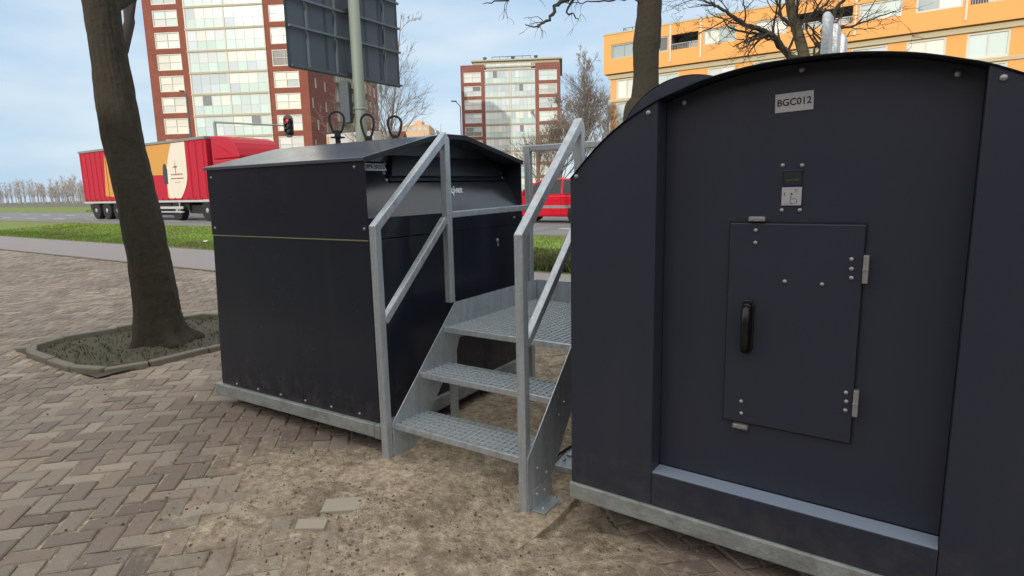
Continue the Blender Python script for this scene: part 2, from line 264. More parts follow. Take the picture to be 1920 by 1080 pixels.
# ---------------------------------------------------------------- mesh helpers
class MB:
    def __init__(s): s.v = []; s.f = []; s.mi = []; s.col = []
    def add(s, vs, fs, mi=0, col=None):
        o = len(s.v); s.v += [tuple(v) for v in vs]
        for f in fs: s.f.append(tuple(i+o for i in f)); s.mi.append(mi); s.col.append(col or (1, 1, 1))
    def box(s, a, b, mi=0, col=None):
        x0, x1 = sorted((a[0], b[0])); y0, y1 = sorted((a[1], b[1])); z0, z1 = sorted((a[2], b[2]))
        s.add([(x0,y0,z0),(x1,y0,z0),(x1,y1,z0),(x0,y1,z0),(x0,y0,z1),(x1,y0,z1),(x1,y1,z1),(x0,y1,z1)],
              [(0,3,2,1),(4,5,6,7),(0,1,5,4),(1,2,6,5),(2,3,7,6),(3,0,4,7)], mi, col)
    def bar(s, p, q, w, h, up=(0,0,1), mi=0, col=None):
        p = Vector(p); q = Vector(q); d = (q-p).normalized(); u = Vector(up)
        if abs(d.dot(u)) > .98: u = Vector((1,0,0))
        r = d.cross(u).normalized(); u = r.cross(d).normalized()
        vs = []
        for c in (p, q):
            for a, b in ((-1,-1),(1,-1),(1,1),(-1,1)): vs.append(c + r*(a*w/2) + u*(b*h/2))
        s.add(vs, [(0,3,2,1),(4,5,6,7),(0,1,5,4),(1,2,6,5),(2,3,7,6),(3,0,4,7)], mi, col)
    def tube(s, pts, rad, n=8, mi=0, cap=True, col=None):
        pts = [Vector(p) for p in pts]
        if not hasattr(rad, '__len__'): rad = [rad]*len(pts)
        rings = []; prev = None
        for i, p in enumerate(pts):
            d = (pts[min(i+1, len(pts)-1)] - pts[max(i-1, 0)])
            d = d.normalized() if d.length > 1e-9 else Vector((0,0,1))
            if prev is None:
                a = d.cross(Vector((0,0,1)));
                if a.length < .05: a = d.cross(Vector((1,0,0)))
                a.normalize()
            else:
                a = prev - d*prev.dot(d); a.normalize()
            prev = a; b = d.cross(a)
            rings.append([p + (a*math.cos(2*math.pi*k/n) + b*math.sin(2*math.pi*k/n))*rad[i] for k in range(n)])
        vs = [v for r in rings for v in r]; fs = []
        for i in range(len(pts)-1):
            for k in range(n):
                k2 = (k+1) % n; fs.append((i*n+k, i*n+k2, (i+1)*n+k2, (i+1)*n+k))
        if cap: fs.append(tuple(reversed(range(n)))); fs.append(tuple((len(pts)-1)*n+k for k in range(n)))
        s.add(vs, fs, mi, col)
    def prism(s, poly, axis, a, b, mi=0):
        """poly of 2-D points extruded along axis ('x','y','z') from a to b"""
        def P(u, v, t): return {'x': (t,u,v), 'y': (u,t,v), 'z': (u,v,t)}[axis]
        n = len(poly)
        s.add([P(u,v,a) for u,v in poly] + [P(u,v,b) for u,v in poly],
              [tuple(range(n))[::-1], tuple(range(n,2*n))] + [(i,(i+1)%n,(i+1)%n+n,i+n) for i in range(n)], mi)
    def lathe(s, prof, n=16, c=(0,0,0), axis='z', mi=0):
        vs = []
        for r, h in prof:
            for k in range(n):
                t = 2*math.pi*k/n; a, b = r*math.cos(t), r*math.sin(t)
                v = {'z': (a,b,h), 'y': (a,h,b), 'x': (h,a,b)}[axis]
                vs.append((v[0]+c[0], v[1]+c[1], v[2]+c[2]))
        fs = [(i*n+k, i*n+(k+1)%n, (i+1)*n+(k+1)%n, (i+1)*n+k) for i in range(len(prof)-1) for k in range(n)]
        fs.append(tuple(range(n))[::-1]); fs.append(tuple((len(prof)-1)*n+k for k in range(n)))
        s.add(vs, fs, mi)
    def build(s, name, m, parent=None, smooth=False, bevel=0, attr=False, loc=None):
        me = bpy.data.meshes.new(name); me.from_pydata(s.v, [], s.f)
        ms = m if isinstance(m, (list, tuple)) else [m]
        for x in ms: me.materials.append(x)
        if len(ms) > 1: me.polygons.foreach_set('material_index', s.mi)
        bm = bmesh.new(); bm.from_mesh(me); bmesh.ops.recalc_face_normals(bm, faces=bm.faces); bm.to_mesh(me); bm.free()
        if attr:
            ca = me.color_attributes.new('col', 'FLOAT_COLOR', 'CORNER')
            arr = []
            for p, c in zip(me.polygons, s.col): arr += [c[0], c[1], c[2], 1.]*p.loop_total
            ca.data.foreach_set('color', arr)
        if smooth:
            me.polygons.foreach_set('use_smooth', [True]*len(me.polygons))
        o = bpy.data.objects.new(name, me); C.objects.link(o)
        if parent: o.parent = parent
        if loc: o.location = loc
        if bevel:
            b = o.modifiers.new('bevel', 'BEVEL'); b.width = bevel; b.segments = 2; b.limit_method = 'ANGLE'; b.angle_limit = math.radians(35)
        return o

def np_mesh(name, v, f, m, parent=None, smooth=False, cols=None, alpha=None):
    me = bpy.data.meshes.new(name); me.from_pydata(v.tolist() if hasattr(v, 'tolist') else v, [], f.tolist() if hasattr(f, 'tolist') else f)
    me.materials.append(m)
    if cols is not None:
        ca = me.color_attributes.new('col', 'FLOAT_COLOR', 'CORNER')
        k = len(me.loops)//len(cols)
        a = np.repeat(np.hstack([cols, np.ones((len(cols), 1))]), k, axis=0)
        if alpha is not None: a[:,3] = alpha
        ca.data.foreach_set('color', a.astype(np.float32).ravel())
    if smooth: me.polygons.foreach_set('use_smooth', [True]*len(me.polygons))
    o = bpy.data.objects.new(name, me); C.objects.link(o)
    if parent: o.parent = parent
    return o

def tag(o, label=None, cat=None, group=None, kind=None):
    if label: o['label'] = label
    if cat: o['category'] = cat
    if group: o['group'] = group
    if kind: o['kind'] = kind
    return o
def empty(name, loc=(0,0,0), rz=0, label=None, cat=None, group=None):
    o = bpy.data.objects.new(name, None); C.objects.link(o); o.location = loc; o.rotation_euler = (0,0,rz); o.empty_display_size = .2
    return tag(o, label, cat, group)
def copy_child(o, loc=None, rot=None, parent=None):
    c = o.copy(); C.objects.link(c); c.parent = parent or o.parent
    if loc is not None: c.location = loc
    if rot is not None: c.rotation_euler = rot
    return c
def text(name, s, size, m, parent, matrix, depth=.0012, align='CENTER', bold=0., sx=1., width=None):
    cu = bpy.data.curves.new(name, 'FONT'); cu.body = s; cu.size = size; cu.extrude = depth; cu.align_x = align; cu.align_y = 'CENTER'; cu.offset = bold
    t = bpy.data.objects.new(name+'_tmp', cu); C.objects.link(t)
    dg = bpy.context.evaluated_depsgraph_get(); me = bpy.data.meshes.new_from_object(t.evaluated_get(dg))
    bpy.data.objects.remove(t)
    me.materials.clear(); me.materials.append(m)
    o = bpy.data.objects.new(name, me); C.objects.link(o); o.parent = parent
    if width: xs_t = [v.co.x for v in me.vertices]; sx = width/(max(xs_t)-min(xs_t))
    o.matrix_local = matrix @ Matrix.Diagonal((sx, 1, 1, 1))
    return o
def wall(mb, u0, u1, z0, z1, ops, depth, fn, mi=0):
    """wall sheet with rectangular openings (ua,ub,za,zb) and their reveals; fn(u,z,d) gives the point"""
    us = sorted({u0, u1, *[o[0] for o in ops], *[o[1] for o in ops]}); zs = sorted({z0, z1, *[o[2] for o in ops], *[o[3] for o in ops]})
    us = [u for u in us if u0 <= u <= u1]; zs = [z for z in zs if z0 <= z <= z1]
    for i in range(len(us)-1):
        a, b = us[i], us[i+1]; run = None
        for j in range(len(zs)-1):
            c, d = zs[j], zs[j+1]; mu, mz = (a+b)/2, (c+d)/2
            if any(o[0] < mu < o[1] and o[2] < mz < o[3] for o in ops): continue
            mb.add([fn(a,c,0), fn(b,c,0), fn(b,d,0), fn(a,d,0)], [(0,1,2,3)], mi)
    for a, b, c, d in ops:
        for p, q in (((a,c),(b,c)),((b,c),(b,d)),((b,d),(a,d)),((a,d),(a,c))):
            mb.add([fn(p[0],p[1],0), fn(q[0],q[1],0), fn(q[0],q[1],depth), fn(p[0],p[1],depth)], [(0,1,2,3)], mi)

# ---------------------------------------------------------------- ground
def prof(y):
    return np.interp(y, [-400, 4.5, 6.5, 8.4, 12.5, 900], [0, 0, .15, .25, .5, .5])
def gz(x, y):
    x = np.asarray(x, float); y = np.asarray(y, float)
    def dip(x0, x1, y0, y1, f, d):
        q = np.maximum(np.maximum(x0-x, x-x1), np.maximum(y0-y, y-y1)); return -d*np.clip(1-q/f, 0, 1)**1.5*(q < f)
    dd_ = dip(-4.5, -2.80, 2.62, 4.3, .5, .055) + dip(-1.30, .6, 2.60, 4.3, .5, .060)
    return dd_ + gz0(x, y)
def gz0(x, y):
    return prof(y) - .100*np.exp(-((x+1.48)**2 + (y-2.48)**2)/(2*.42**2)) - .02*np.exp(-((x+3.2)**2+(y-2.5)**2)/(2*.6**2))
# base sheet out to the horizon
xs = np.concatenate([np.linspace(-900, -60, 15), np.linspace(-50, 30, 33), np.linspace(60, 700, 10)])
ys = np.concatenate([np.linspace(-300, -5, 10), np.linspace(0, 14, 57), np.linspace(16, 60, 8), np.linspace(100, 900, 9)])
XX, YY = np.meshgrid(xs, ys)
def grid_faces(nx, ny):
    i = np.arange(nx-1)[None,:] + nx*np.arange(ny-1)[:,None]; i = i.ravel()
    return np.stack([i, i+1, i+1+nx, i+nx], 1)
ZZ = gz(XX, YY) - np.where((YY < 7) & (YY > -1) & (XX > -28) & (XX < 6), .22, .09)
tag(np_mesh('ground', np.stack([XX.ravel(), YY.ravel(), ZZ.ravel()], 1), grid_faces(len(xs), len(ys)), M['ground']), kind='structure')

def strip(name, x0, x1, ylist, m, dz, nx=40, kind='structure'):
    xs = np.linspace(x0, x1, nx); ys = np.array(ylist); X, Y = np.meshgrid(xs, ys); Z = prof(Y)+dz
    return tag(np_mesh(name, np.stack([X.ravel(), Y.ravel(), Z.ravel()], 1), grid_faces(len(xs), len(ys)), m), kind=kind)
strip('footpath', -90, 30, np.linspace(6.5, 8.4, 5), M['path'], .004)
strip('lawn_ground', -90, 30, np.linspace(8.4, 12.3, 8), M['grass'], .012)
strip('road', -150, 60, np.linspace(12.42, 22.5, 5), M['road'], .0)
strip('far_verge', -150, 60, np.linspace(22.65, 40, 6), M['grass'], .06)
mb = MB(); mb.box((-150, 12.3, .2), (60, 12.42, .56)); mb.box((-150, 22.5, .2), (60, 22.65, .60))
tag(mb.build('road_kerb', M['kerb'], bevel=.01), kind='structure')
mb = MB(); mb.box((-90, 6.42, -.1), (30, 6.5, .16)); mb.box((-90, 8.4, .1), (30, 8.46, .262))
tag(mb.build('path_edging', M['kerb']), kind='structure')
mb = MB()
for k in range(-14, 6):
    x = k*4.5+.6; mb.box((x, 15.05, .502), (x+1.6, 15.2, .506))
for k in range(-14, 6):
    x = k*4.5+.6; mb.box((x, 18.9, .502), (x+1.6, 19.05, .506))
mb.box((-120, 12.75, .502), (40, 12.88, .506))
tag(mb.build('road_markings', M['marking']), kind='structure')

M['tile'] = mat('pale_tile', (.31,.275,.22), .9, 0, vscale=30, col2=(.42,.38,.31), bump=.2, bscale=90)
TILE_A = [(-2.391,1.768),(-2.467,1.870),(-2.317,1.994),(-2.240,1.885)]
TILE_B = [(-2.365,1.598),(-2.425,1.662),(-2.298,1.745),(-2.245,1.675)]
# tree pit outline and slab, kept free of pavers
PIT = (-8.05, -6.02, 2.2, 4.35)
SLAB = (-2.64, -1.42, 2.06, 4.3)
def in_rect(x, y, r, pad=0): return (x > r[0]-pad) & (x < r[1]+pad) & (y > r[2]-pad) & (y < r[3]+pad)
# value noise for the loose sand
def vnoise(x, y, s, seed):
    g = np.random.default_rng(seed).random((256, 256)); x = x/s; y = y/s
    xi = np.floor(x).astype(int); yi = np.floor(y).astype(int); fx = x-xi; fy = y-yi; fx = fx*fx*(3-2*fx); fy = fy*fy*(3-2*fy)
    a = g[xi % 256, yi % 256]; b = g[(xi+1) % 256, yi % 256]; c = g[xi % 256, (yi+1) % 256]; d = g[(xi+1) % 256, (yi+1) % 256]
    return (a*(1-fx)+b*fx)*(1-fy) + (c*(1-fx)+d*fx)*fy
def fbm(x, y, s, seed, o=5):
    t = 0; a = 1; n_ = 0
    for k in range(o): t = t + a*vnoise(x+k*7.3, y-k*3.1, s/2**k, seed+k); n_ += a; a *= .55
    return t/n_
def sand_mask(X, Y):
    def blob(cx_, cy_, rx, ry): return np.clip(1.35-np.sqrt(((X-cx_)/rx)**2+((Y-cy_)/ry)**2), 0, 1)
    return np.maximum.reduce([blob(-1.95, 2.2, .92, .58), blob(-2.0, 3.4, .9, 1.9), blob(-1.3, 2.25, .5, .45)*.85, blob(-2.75, 2.05, .7, .42)*.75,
                            blob(-1.65, 1.55, .8, .42)*.62, blob(-3.2, 2.0, .5, .3)*.45, blob(-4.2, 3.0, 1.0, .5)*.30, blob(-1.2, 5.5, 2.5, 1.6)*.8, blob(-2.6, 1.45, .5, .35)*.45])
def dust_at(X, Y):
    return np.clip(sand_mask(X, Y)*.55 + .26*(fbm(X, Y, .6, 61, 4)) + .10, 0, .62)
# herringbone clinkers, 45 degrees
W_, L_ = .115, .23
ca, sa = math.cos(math.radians(47)), math.sin(math.radians(47))
cells = []
N = 420
for y in range(-N, N):
    base = y % 4
    for x in range(-N + ((y - (-N)) % 4), N, 4):
        for (cx_, cy_, vert) in ((x+1., y+.5, 0), (x+3.5, y+1., 1)):
            cells.append((cx_, cy_, vert))
cells = np.array(cells, float)
bx = cells[:,0]*W_; by = cells[:,1]*W_
wx = bx*ca - by*sa; wy = bx*sa + by*ca
keep = (wy < 6.38) & (wy > .3) & (wx > -26) & (wx < 3.2) & (wx < wy*.9+1.2) & (wx > -4.4*wy-3.0)
keep &= ~in_rect(wx, wy, PIT, .08) & ~in_rect(wx, wy, SLAB, .05)
wx, wy, vert = wx[keep], wy[keep], cells[keep, 2]
n = len(wx)
ang = math.radians(47) + np.where(vert > 0, math.pi/2, 0) + nrg.normal(0, .022, n)
hx, hy = L_/2-.0045, W_/2-.0045
jl = 1-nrg.uniform(0, .045, n)
zt = nrg.normal(0, .0016, n)
tx, ty = nrg.normal(0, .012, n), nrg.normal(0, .012, n)
loc = []
ch = .008
for (sxn, syn, ins, dz) in [(-1,-1,0,-.05),(1,-1,0,-.05),(1,1,0,-.05),(-1,1,0,-.05),(-1,-1,0,-.006),(1,-1,0,-.006),(1,1,0,-.006),(-1,1,0,-.006),(-1,-1,ch,0),(1,-1,ch,0),(1,1,ch,0),(-1,1,ch,0)]:
    lx = sxn*(hx*jl-ins) + nrg.normal(0, .0022, n); ly = syn*(hy*jl-ins) + nrg.normal(0, .0022, n)
    X = wx + lx*np.cos(ang) - ly*np.sin(ang); Y = wy + lx*np.sin(ang) + ly*np.cos(ang)
    Z = gz(X, Y) + zt + dz + lx*tx + ly*ty
    loc.append(np.stack([X, Y, Z], 1))
V = np.stack(loc, 1).reshape(-1, 3)
fq = np.array([(8,9,10,11),(4,5,9,8),(5,6,10,9),(6,7,11,10),(7,4,8,11),(0,1,5,4),(1,2,6,5),(2,3,7,6),(3,0,4,7)])
Fa = (fq[None] + 12*np.arange(n)[:,None,None]).reshape(-1, 4)
tone = nrg.uniform(.78, 1.18, n)[:,None]
pal = np.array([(.34,.30,.25),(.30,.26,.22),(.32,.265,.22),(.38,.335,.28),(.29,.24,.205)])
cc = pal[nrg.integers(0, len(pal), n)]*tone*np.array([.99,.97,.95])*(.62+.76*fbm(wx, wy, .9, 301, 5))[:,None]
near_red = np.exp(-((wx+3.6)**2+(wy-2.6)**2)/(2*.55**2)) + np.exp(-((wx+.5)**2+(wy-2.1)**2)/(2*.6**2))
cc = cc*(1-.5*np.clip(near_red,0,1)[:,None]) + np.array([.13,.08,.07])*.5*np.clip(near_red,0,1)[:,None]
tag(np_mesh('brick_paving', V, Fa, M['paver'], cols=np.repeat(cc, 9, 0), alpha=dust_at(V[Fa.ravel()][:,0], V[Fa.ravel()][:,1])), kind='structure')

def sand_height(X, Y):
    mk = sand_mask(X, Y)
    nz_ = fbm(X, Y, .32, 3, 6)
    seg = np.clip((X+2.65)/.62, 0, 1); dseg = np.abs(Y-(2.065+.03*seg)-.045)
    mk = mk*(1-.75*np.exp(-(dseg/.05)**2)*((X > -2.66) & (X < -2.05)))
    return -.0072 + .028*np.clip(mk*1.25 - .62 + (nz_-.5)*1.7 + (fbm(X, Y, .09, 23, 4)-.5)*1.3, -.12, .8) + .010*np.clip(mk, 0, 1)*(fbm(X, Y, .05, 9, 3)-.5) + .0025*(fbm(X, Y, .02, 19, 2)-.5) + .004*np.clip(mk*2, 0, 1)
def sand_sheet(name, x0, x1, y0, y1, st):
    xs = np.arange(x0, x1, st); ys = np.arange(y0, y1, st); X, Y = np.meshgrid(xs, ys)
    Z = gz(X, Y) + sand_height(X, Y)
    Z = np.where(in_rect(X, Y, PIT, -.03), Z-.06, Z)
    return np_mesh(name, np.stack([X.ravel(), Y.ravel(), Z.ravel()], 1), grid_faces(len(xs), len(ys)), M['sand'], smooth=True)
s1 = sand_sheet('sand', -4.6, 1.6, .35, 4.4, .0125)
tag(s1, 'loose pale sand spread over the bricks round the foot of the steps', 'sand', kind='stuff')
xs = np.arange(-26.4, 3.2, .05); ys = np.arange(.3, 6.5, .05); X, Y = np.meshgrid(xs, ys)
Z = gz(X, Y)-.0085 + .004*(fbm(X, Y, .2, 5, 3)-.5); Z = np.where(in_rect(X, Y, (-4.55,1.5,.4,4.35)), Z-.04, Z); Z = np.where(in_rect(X, Y, PIT, -.03), Z-.06, Z)
Z = np.where((X > -4) & (Y > 4.3) , Z+.012*np.clip(fbm(X, Y, .5, 31, 4)*3-1, 0, 1.2), Z)
tag(np_mesh('joint_sand', np.stack([X.ravel(), Y.ravel(), Z.ravel()], 1), grid_faces(len(xs), len(ys)), M['sand'], smooth=True), kind='structure')
mb = MB(); nx_, ny_ = 13, 24
def slabp(i, k, top):
    u = i/(nx_-1); v = k/(ny_-1); x = SLAB[0]+(SLAB[1]-SLAB[0])*u; y = (SLAB[2]+.06*u)*(1-v)+SLAB[3]*v
    return (x, y, float(gz0(x, y)) + (.004 if top else -.10))
mb.add([slabp(i, k, 1) for k in range(ny_) for i in range(nx_)], [(k*nx_+i, k*nx_+i+1, (k+1)*nx_+i+1, (k+1)*nx_+i) for k in range(ny_-1) for i in range(nx_-1)])
ring = [(i, 0) for i in range(nx_)] + [(nx_-1, k) for k in range(1, ny_)] + [(i, ny_-1) for i in range(nx_-2, -1, -1)] + [(0, k) for k in range(ny_-2, 0, -1)]
nr = len(ring); mb.add([slabp(*q, 1) for q in ring] + [slabp(*q, 0) for q in ring], [(i, (i+1) % nr, (i+1) % nr+nr, i+nr) for i in range(nr)])
tag(mb.build('concrete_slab', M['slab']), kind='structure')
# two pale half-buried tiles
for k, q in enumerate((TILE_A, TILE_B)):
    b = MB(); b.prism([(x, y) for x, y in q], 'z', -.03, .0); zc = float(gz(np.mean([x for x, y in q]), np.mean([y for x, y in q])))
    b.v = [(x, y, z+zc+.0165) for x, y, z in b.v]; tag(b.build('paving_tile', M['tile'], bevel=.003), kind='structure')
# crumbs and clods on the sand
mb = MB()
for i in range(4200):
    if i % 3: x = rng.gauss(-2.0, .95); y = rng.gauss(1.95, .55)
    else: x = rng.uniform(-7, 1); y = rng.uniform(.6, 4.5)
    if y < .4: continue
    r = .0016 + .009*rng.random()**5
    c = Vector((x, y, float(gz(x, y)) + max(0, float(sand_height(np.array([x]), np.array([y]))[0])) + r*.3))
    q = [Vector((rng.uniform(.6,1.3)*r*a, rng.uniform(.6,1.3)*r*b, rng.uniform(.5,1)*r*cz)) + c for a, b, cz in ((1,0,0),(0,1,0),(-1,0,0),(0,-1,0),(0,0,1),(0,0,-1))]
    t = rng.choice([(.3,.26,.2),(.12,.09,.06),(.2,.15,.1),(.07,.05,.035),(.38,.34,.28)])
    mb.add(q, [(0,1,4),(1,2,4),(2,3,4),(3,0,4),(1,0,5),(2,1,5),(3,2,5),(0,3,5)], 0, t)
for i in range(5200):
    x = rng.gauss(-2.15, .8); y = rng.gauss(2.0, .45)
    q = float(fbm(np.array([x]), np.array([y]), .35, 141, 4)[0])
    if q < .50 or y < .5: continue
    r = rng.uniform(.0015, .0042)*(1 + 2.0*(rng.random() < .02))
    c = Vector((x, y, float(gz(x, y)) + max(0, float(sand_height(np.array([x]), np.array([y]))[0])) + r*.3))
    qq = [Vector((rng.uniform(.6,1.5)*r*a, rng.uniform(.6,1.5)*r*b, rng.uniform(.5,1)*r*cz)) + c for a, b, cz in ((1,0,0),(0,1,0),(-1,0,0),(0,-1,0),(0,0,1))]
    mb.add(qq, [(0,1,4),(1,2,4),(2,3,4),(3,0,4)], 0, rng.choice([(.20,.155,.11),(.14,.105,.07),(.30,.25,.18),(.10,.075,.05),(.40,.34,.26)]))
for i in range(110):   # bits of bark and dry leaf
    x = rng.gauss(-2.1, 1.0); y = rng.gauss(1.9, .5)
    if y < .5: continue
    z = float(gz(x, y)) + max(0, float(sand_height(np.array([x]), np.array([y]))[0])) + .002
    a = rng.uniform(0, 3.14); l = rng.uniform(.004, .014); wd = rng.uniform(.002, .005)
    d = Vector((math.cos(a), math.sin(a), rng.uniform(-.1,.3)))*l; e = Vector((-math.sin(a), math.cos(a), 0))*wd
    c = Vector((x, y, z)); mb.add([c-d-e, c+d-e*.4, c+d+e*.4, c-d+e], [(0,1,2,3)], 0, rng.choice([(.09,.06,.035),(.14,.10,.06),(.06,.042,.026)]))
M['crumb'] = mat('crumbs', (.2,.2,.2), .95, attr='col')
tag(mb.build('sand_crumbs', M['crumb'], attr=True), 'small clods and wood chips scattered over the sandy bricks', 'debris', kind='stuff')

mb = MB()
for i in range(420):
    x = rng.uniform(-12, 0); y = rng.uniform(.6, 6.3)
    if -3.6 < x < -.9 and 1.2 < y < 4.4: continue
    if rng.random() < .4: x = rng.gauss(-4.8, 1.2); y = rng.gauss(4.6, .8)
    z = float(gz(x, y))-.006
    for k in range(rng.randint(4, 9)):
        a = rng.uniform(0, 6.28); l = rng.uniform(.006, .022); d = Vector((math.cos(a)*.7, math.sin(a)*.7, rng.uniform(.2, .9)))*l; e = Vector((-math.sin(a), math.cos(a), 0))*.0022; c = Vector((x+rng.gauss(0,.008), y+rng.gauss(0,.008), z))
        mb.add([c-e, c+e, c+d], [(0,1,2)], 0, rng.choice([(.08,.12,.03),(.13,.15,.06),(.10,.09,.05)]))
tag(mb.build('joint_weeds', M['blade'], attr=True), 'tiny moss and weed tufts in the joints between the bricks', 'weeds', kind='stuff')
# tree pit
mb = MB(); x0, x1, y0, y1 = PIT
xs = np.linspace(x0, x1, 70); ys = np.linspace(y0, y1, 70); X, Y = np.meshgrid(xs, ys)
Z = gz(X, Y) - .005 + .07*(fbm(X, Y, .35, 41, 6)-.5) + .05*np.exp(-((X+6.95)**2+(Y-3.25)**2)/.15)
tag(np_mesh('tree_pit_soil', np.stack([X.ravel(), Y.ravel(), Z.ravel()], 1), grid_faces(70, 70), M['soil'], smooth=True), kind='structure')
pts = [(x1-.5,y0),(x1-.15,y0+.12),(x1,y0+.45),(x1,y1-.55),(x1-.14,y1-.15),(x1-.5,y1),(x0+.5,y1),(x0+.14,y1-.15),(x0,y1-.55),(x0,y0+.45),(x0+.15,y0+.12),(x0+.5,y0)]
for i in range(len(pts)):
    a = Vector((*pts[i], 0)); b = Vector((*pts[(i+1) % len(pts)], 0)); L = (b-a).length; k = max(1, round(L/.5))
    for j in range(k):
        p = a.lerp(b, (j+.015)/k); q = a.lerp(b, (j+.985)/k)
        p.z = float(gz(p.x, p.y))-.03+rng.uniform(-.008,.008); q.z = float(gz(q.x, q.y))-.03+rng.uniform(-.008,.008)
        mb.bar(p, q, .09, .16)
tag(mb.build('tree_pit_kerb', M['kerb'], bevel=.012), kind='structure')
mb = MB()
for i in range(900):
    x = rng.uniform(x0+.1, x1-.1); y = rng.uniform(y0+.1, y1-.1); z = float(gz(x, y)) + .02
    for k in range(3):
        a = rng.uniform(0, 6.28); l = rng.uniform(.02, .07); d = Vector((math.cos(a)*.5, math.sin(a)*.5, rng.uniform(.2, 1)))*l; e = Vector((-math.sin(a), math.cos(a), 0))*.006
        c = Vector((x, y, z-.02)); mb.add([c-e, c+e, c+d], [(0,1,2)], 0, rng.choice([(.06,.10,.02),(.10,.12,.04),(.14,.12,.06),(.05,.08,.02)]))
tag(mb.build('pit_weeds', M['blade'], attr=True), 'sparse weeds growing in the kerbed tree pit', 'weeds', kind='stuff')

# grass blades
def blades(name, n, xr, yr, h, pal, label, wd=.012, dz=0):
    x = nrg.uniform(*xr, n); y = nrg.uniform(*yr, n); z = prof(y)+.008+dz
    a = nrg.uniform(0, 2*math.pi, n); hh = nrg.uniform(.4, 1, n)*h; ln = nrg.uniform(.1, .7, n)*hh
    b = a + nrg.uniform(-1, 1, n)
    c = np.stack([x, y, z], 1); e = np.stack([np.cos(a), np.sin(a), 0*a], 1)*wd*nrg.uniform(.5, 1.2, n)[:,None]
    t = c + np.stack([np.cos(b)*ln, np.sin(b)*ln, hh], 1)
    v = np.stack([c-e, c+e, t], 1).reshape(-1, 3); f = np.arange(3*n).reshape(-1, 3)
    pt = fbm(x, y, 1.4, 91, 4)[:,None]; col = np.array(pal)[nrg.integers(0, len(pal), n)]*nrg.uniform(.7, 1.25, (n, 1))*(.55+.9*pt); br_ = np.clip((fbm(x, y, .7, 95, 4)[:,None]-.55)*6, 0, .8); col = col*(1-br_) + np.array([.22,.20,.09])*br_
    tag(np_mesh(name, v, f, M['blade'], cols=col), label, 'grass', kind='stuff')
GP = [(.19,.31,.035),(.23,.36,.05),(.15,.26,.03),(.26,.37,.08)]
blades('grass', 60000, (-34, 1), (8.45, 12.28), .07, GP, 'bright green mown grass verge between the footpath and the road', wd=.018)
blades('weed_cover', 26000, (-9.5, -2), (8.45, 10.1), .17, [(.05,.08,.015),(.09,.12,.03),(.13,.12,.05),(.03,.05,.012),(.12,.16,.03)], 'low straggly weeds along the lawn edge seen behind the platform', wd=.03)
blades('rough_grass', 20000, (-60, 10), (22.7, 27), .25, GP, 'longer grass on the verge across the road', wd=.05, dz=.05)

# ---------------------------------------------------------------- shared small parts
def bolt_mesh():
    b = MB(); b.lathe([(.0001,-.001),(.0115,-.001),(.0115,.0025),(.010,.006),(.0065,.009),(.002,.010)], 12, axis='z'); b.lathe([(.0045,.0095),(.0045,.0112),(.003,.0118)], 6)
    return b
BOLT = None
def bolt(parent, loc, nrm, s=1.):
    global BOLT
    q = Vector(nrm).to_track_quat('Z', 'Y')
    if BOLT is None:
        BOLT = bolt_mesh().build('bolt', M['bolt'], parent); o = BOLT
    else:
        o = BOLT.copy(); C.objects.link(o); o.parent = parent
    o.location = loc; o.rotation_mode = 'QUATERNION'; o.rotation_quaternion = q; o.scale = (s, s, s)
    return o
def rotm(xa, ya, loc):
    xa = Vector(xa).normalized(); ya = Vector(ya).normalized(); za = xa.cross(ya)
    m = Matrix((xa, ya, za)).transposed().to_4x4(); m.translation = Vector(loc); return m

# ================================================================ paper bank (left)
pc = empty('paper_container', (-2.768, 2.553, 0), .027, 'black steel paper bank with pitched roof and wide deposit slot, left of the metal steps', 'paper bank')
T = .004
YB = 1.83   # depth
mb = MB()   # lower body: slightly flared at the far (left) end
lo = [(-1.735,0,.128),(0,0,.128),(0,YB,.128),(-1.735,YB,.128),(-1.658,0,1.312),(0,0,1.312),(0,YB,1.325),(-1.658,YB,1.325)]
mb.add(lo, [(0,3,2,1),(4,5,6,7),(0,1,5,4),(1,2,6,5),(2,3,7,6),(3,0,4,7)])
mb.build('lower_body', M['black'], pc, bevel=.004)
mb = MB()   # upper body: long walls, end walls, slanted deposit side between the two cheeks
def gable(y):
    return float(np.interp(y, [0, .62, .80, 1.03, 1.83], [1.826, 1.985, 2.012, 2.016, 1.862]))
z0u = 1.320; ox = .004
def sx_(z): return -(z-1.452)*.64      # slanted face
# near long wall (y=0) as plate, follows the slope towards the deposit side
for yy, t in ((-.003, .006), (YB-.003, .006)):
    zt_ = gable(min(max(yy,0),YB))-.004
    mb.prism([(-1.66,z0u),(ox,z0u),(ox,zt_),(-1.652,zt_)], 'y', yy, yy+t)
# far end wall
gy = [0,.62,.80,1.03,1.83]
mb.prism([(0.004,z0u),(YB-.004,z0u)] + [(min(max(y,.004),YB-.004), gable(y)-.006) for y in gy[::-1]], 'x', -1.650, -1.643)
mb.prism([(.004,z0u),(YB-.004,z0u),(YB-.004,1.462),(.004,1.452)], 'x', -.004, ox)
mb.build('upper_body', M['black'], pc, bevel=.002)
mb = MB()
def sp_(y, z, off=0): return (sx_(z)+off*.84, y, z+off*.54)
ys_ = [.004,.62,.80,1.03,YB-.004]
gx = sx_(1.815)
bot = [sp_(y, 1.453) for y in ys_]; mid = [sp_(y, 1.815) for y in ys_]
mb.add(mid+bot, [(i, i+1, i+6, i+5) for i in range(4)])
mb.build('slanted_front_panel', M['panelblack'], pc); mb = MB()
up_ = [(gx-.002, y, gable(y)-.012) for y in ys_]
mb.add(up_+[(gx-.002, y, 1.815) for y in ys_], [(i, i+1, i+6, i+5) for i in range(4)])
mb.build('gable_panel', M['gable'], pc)
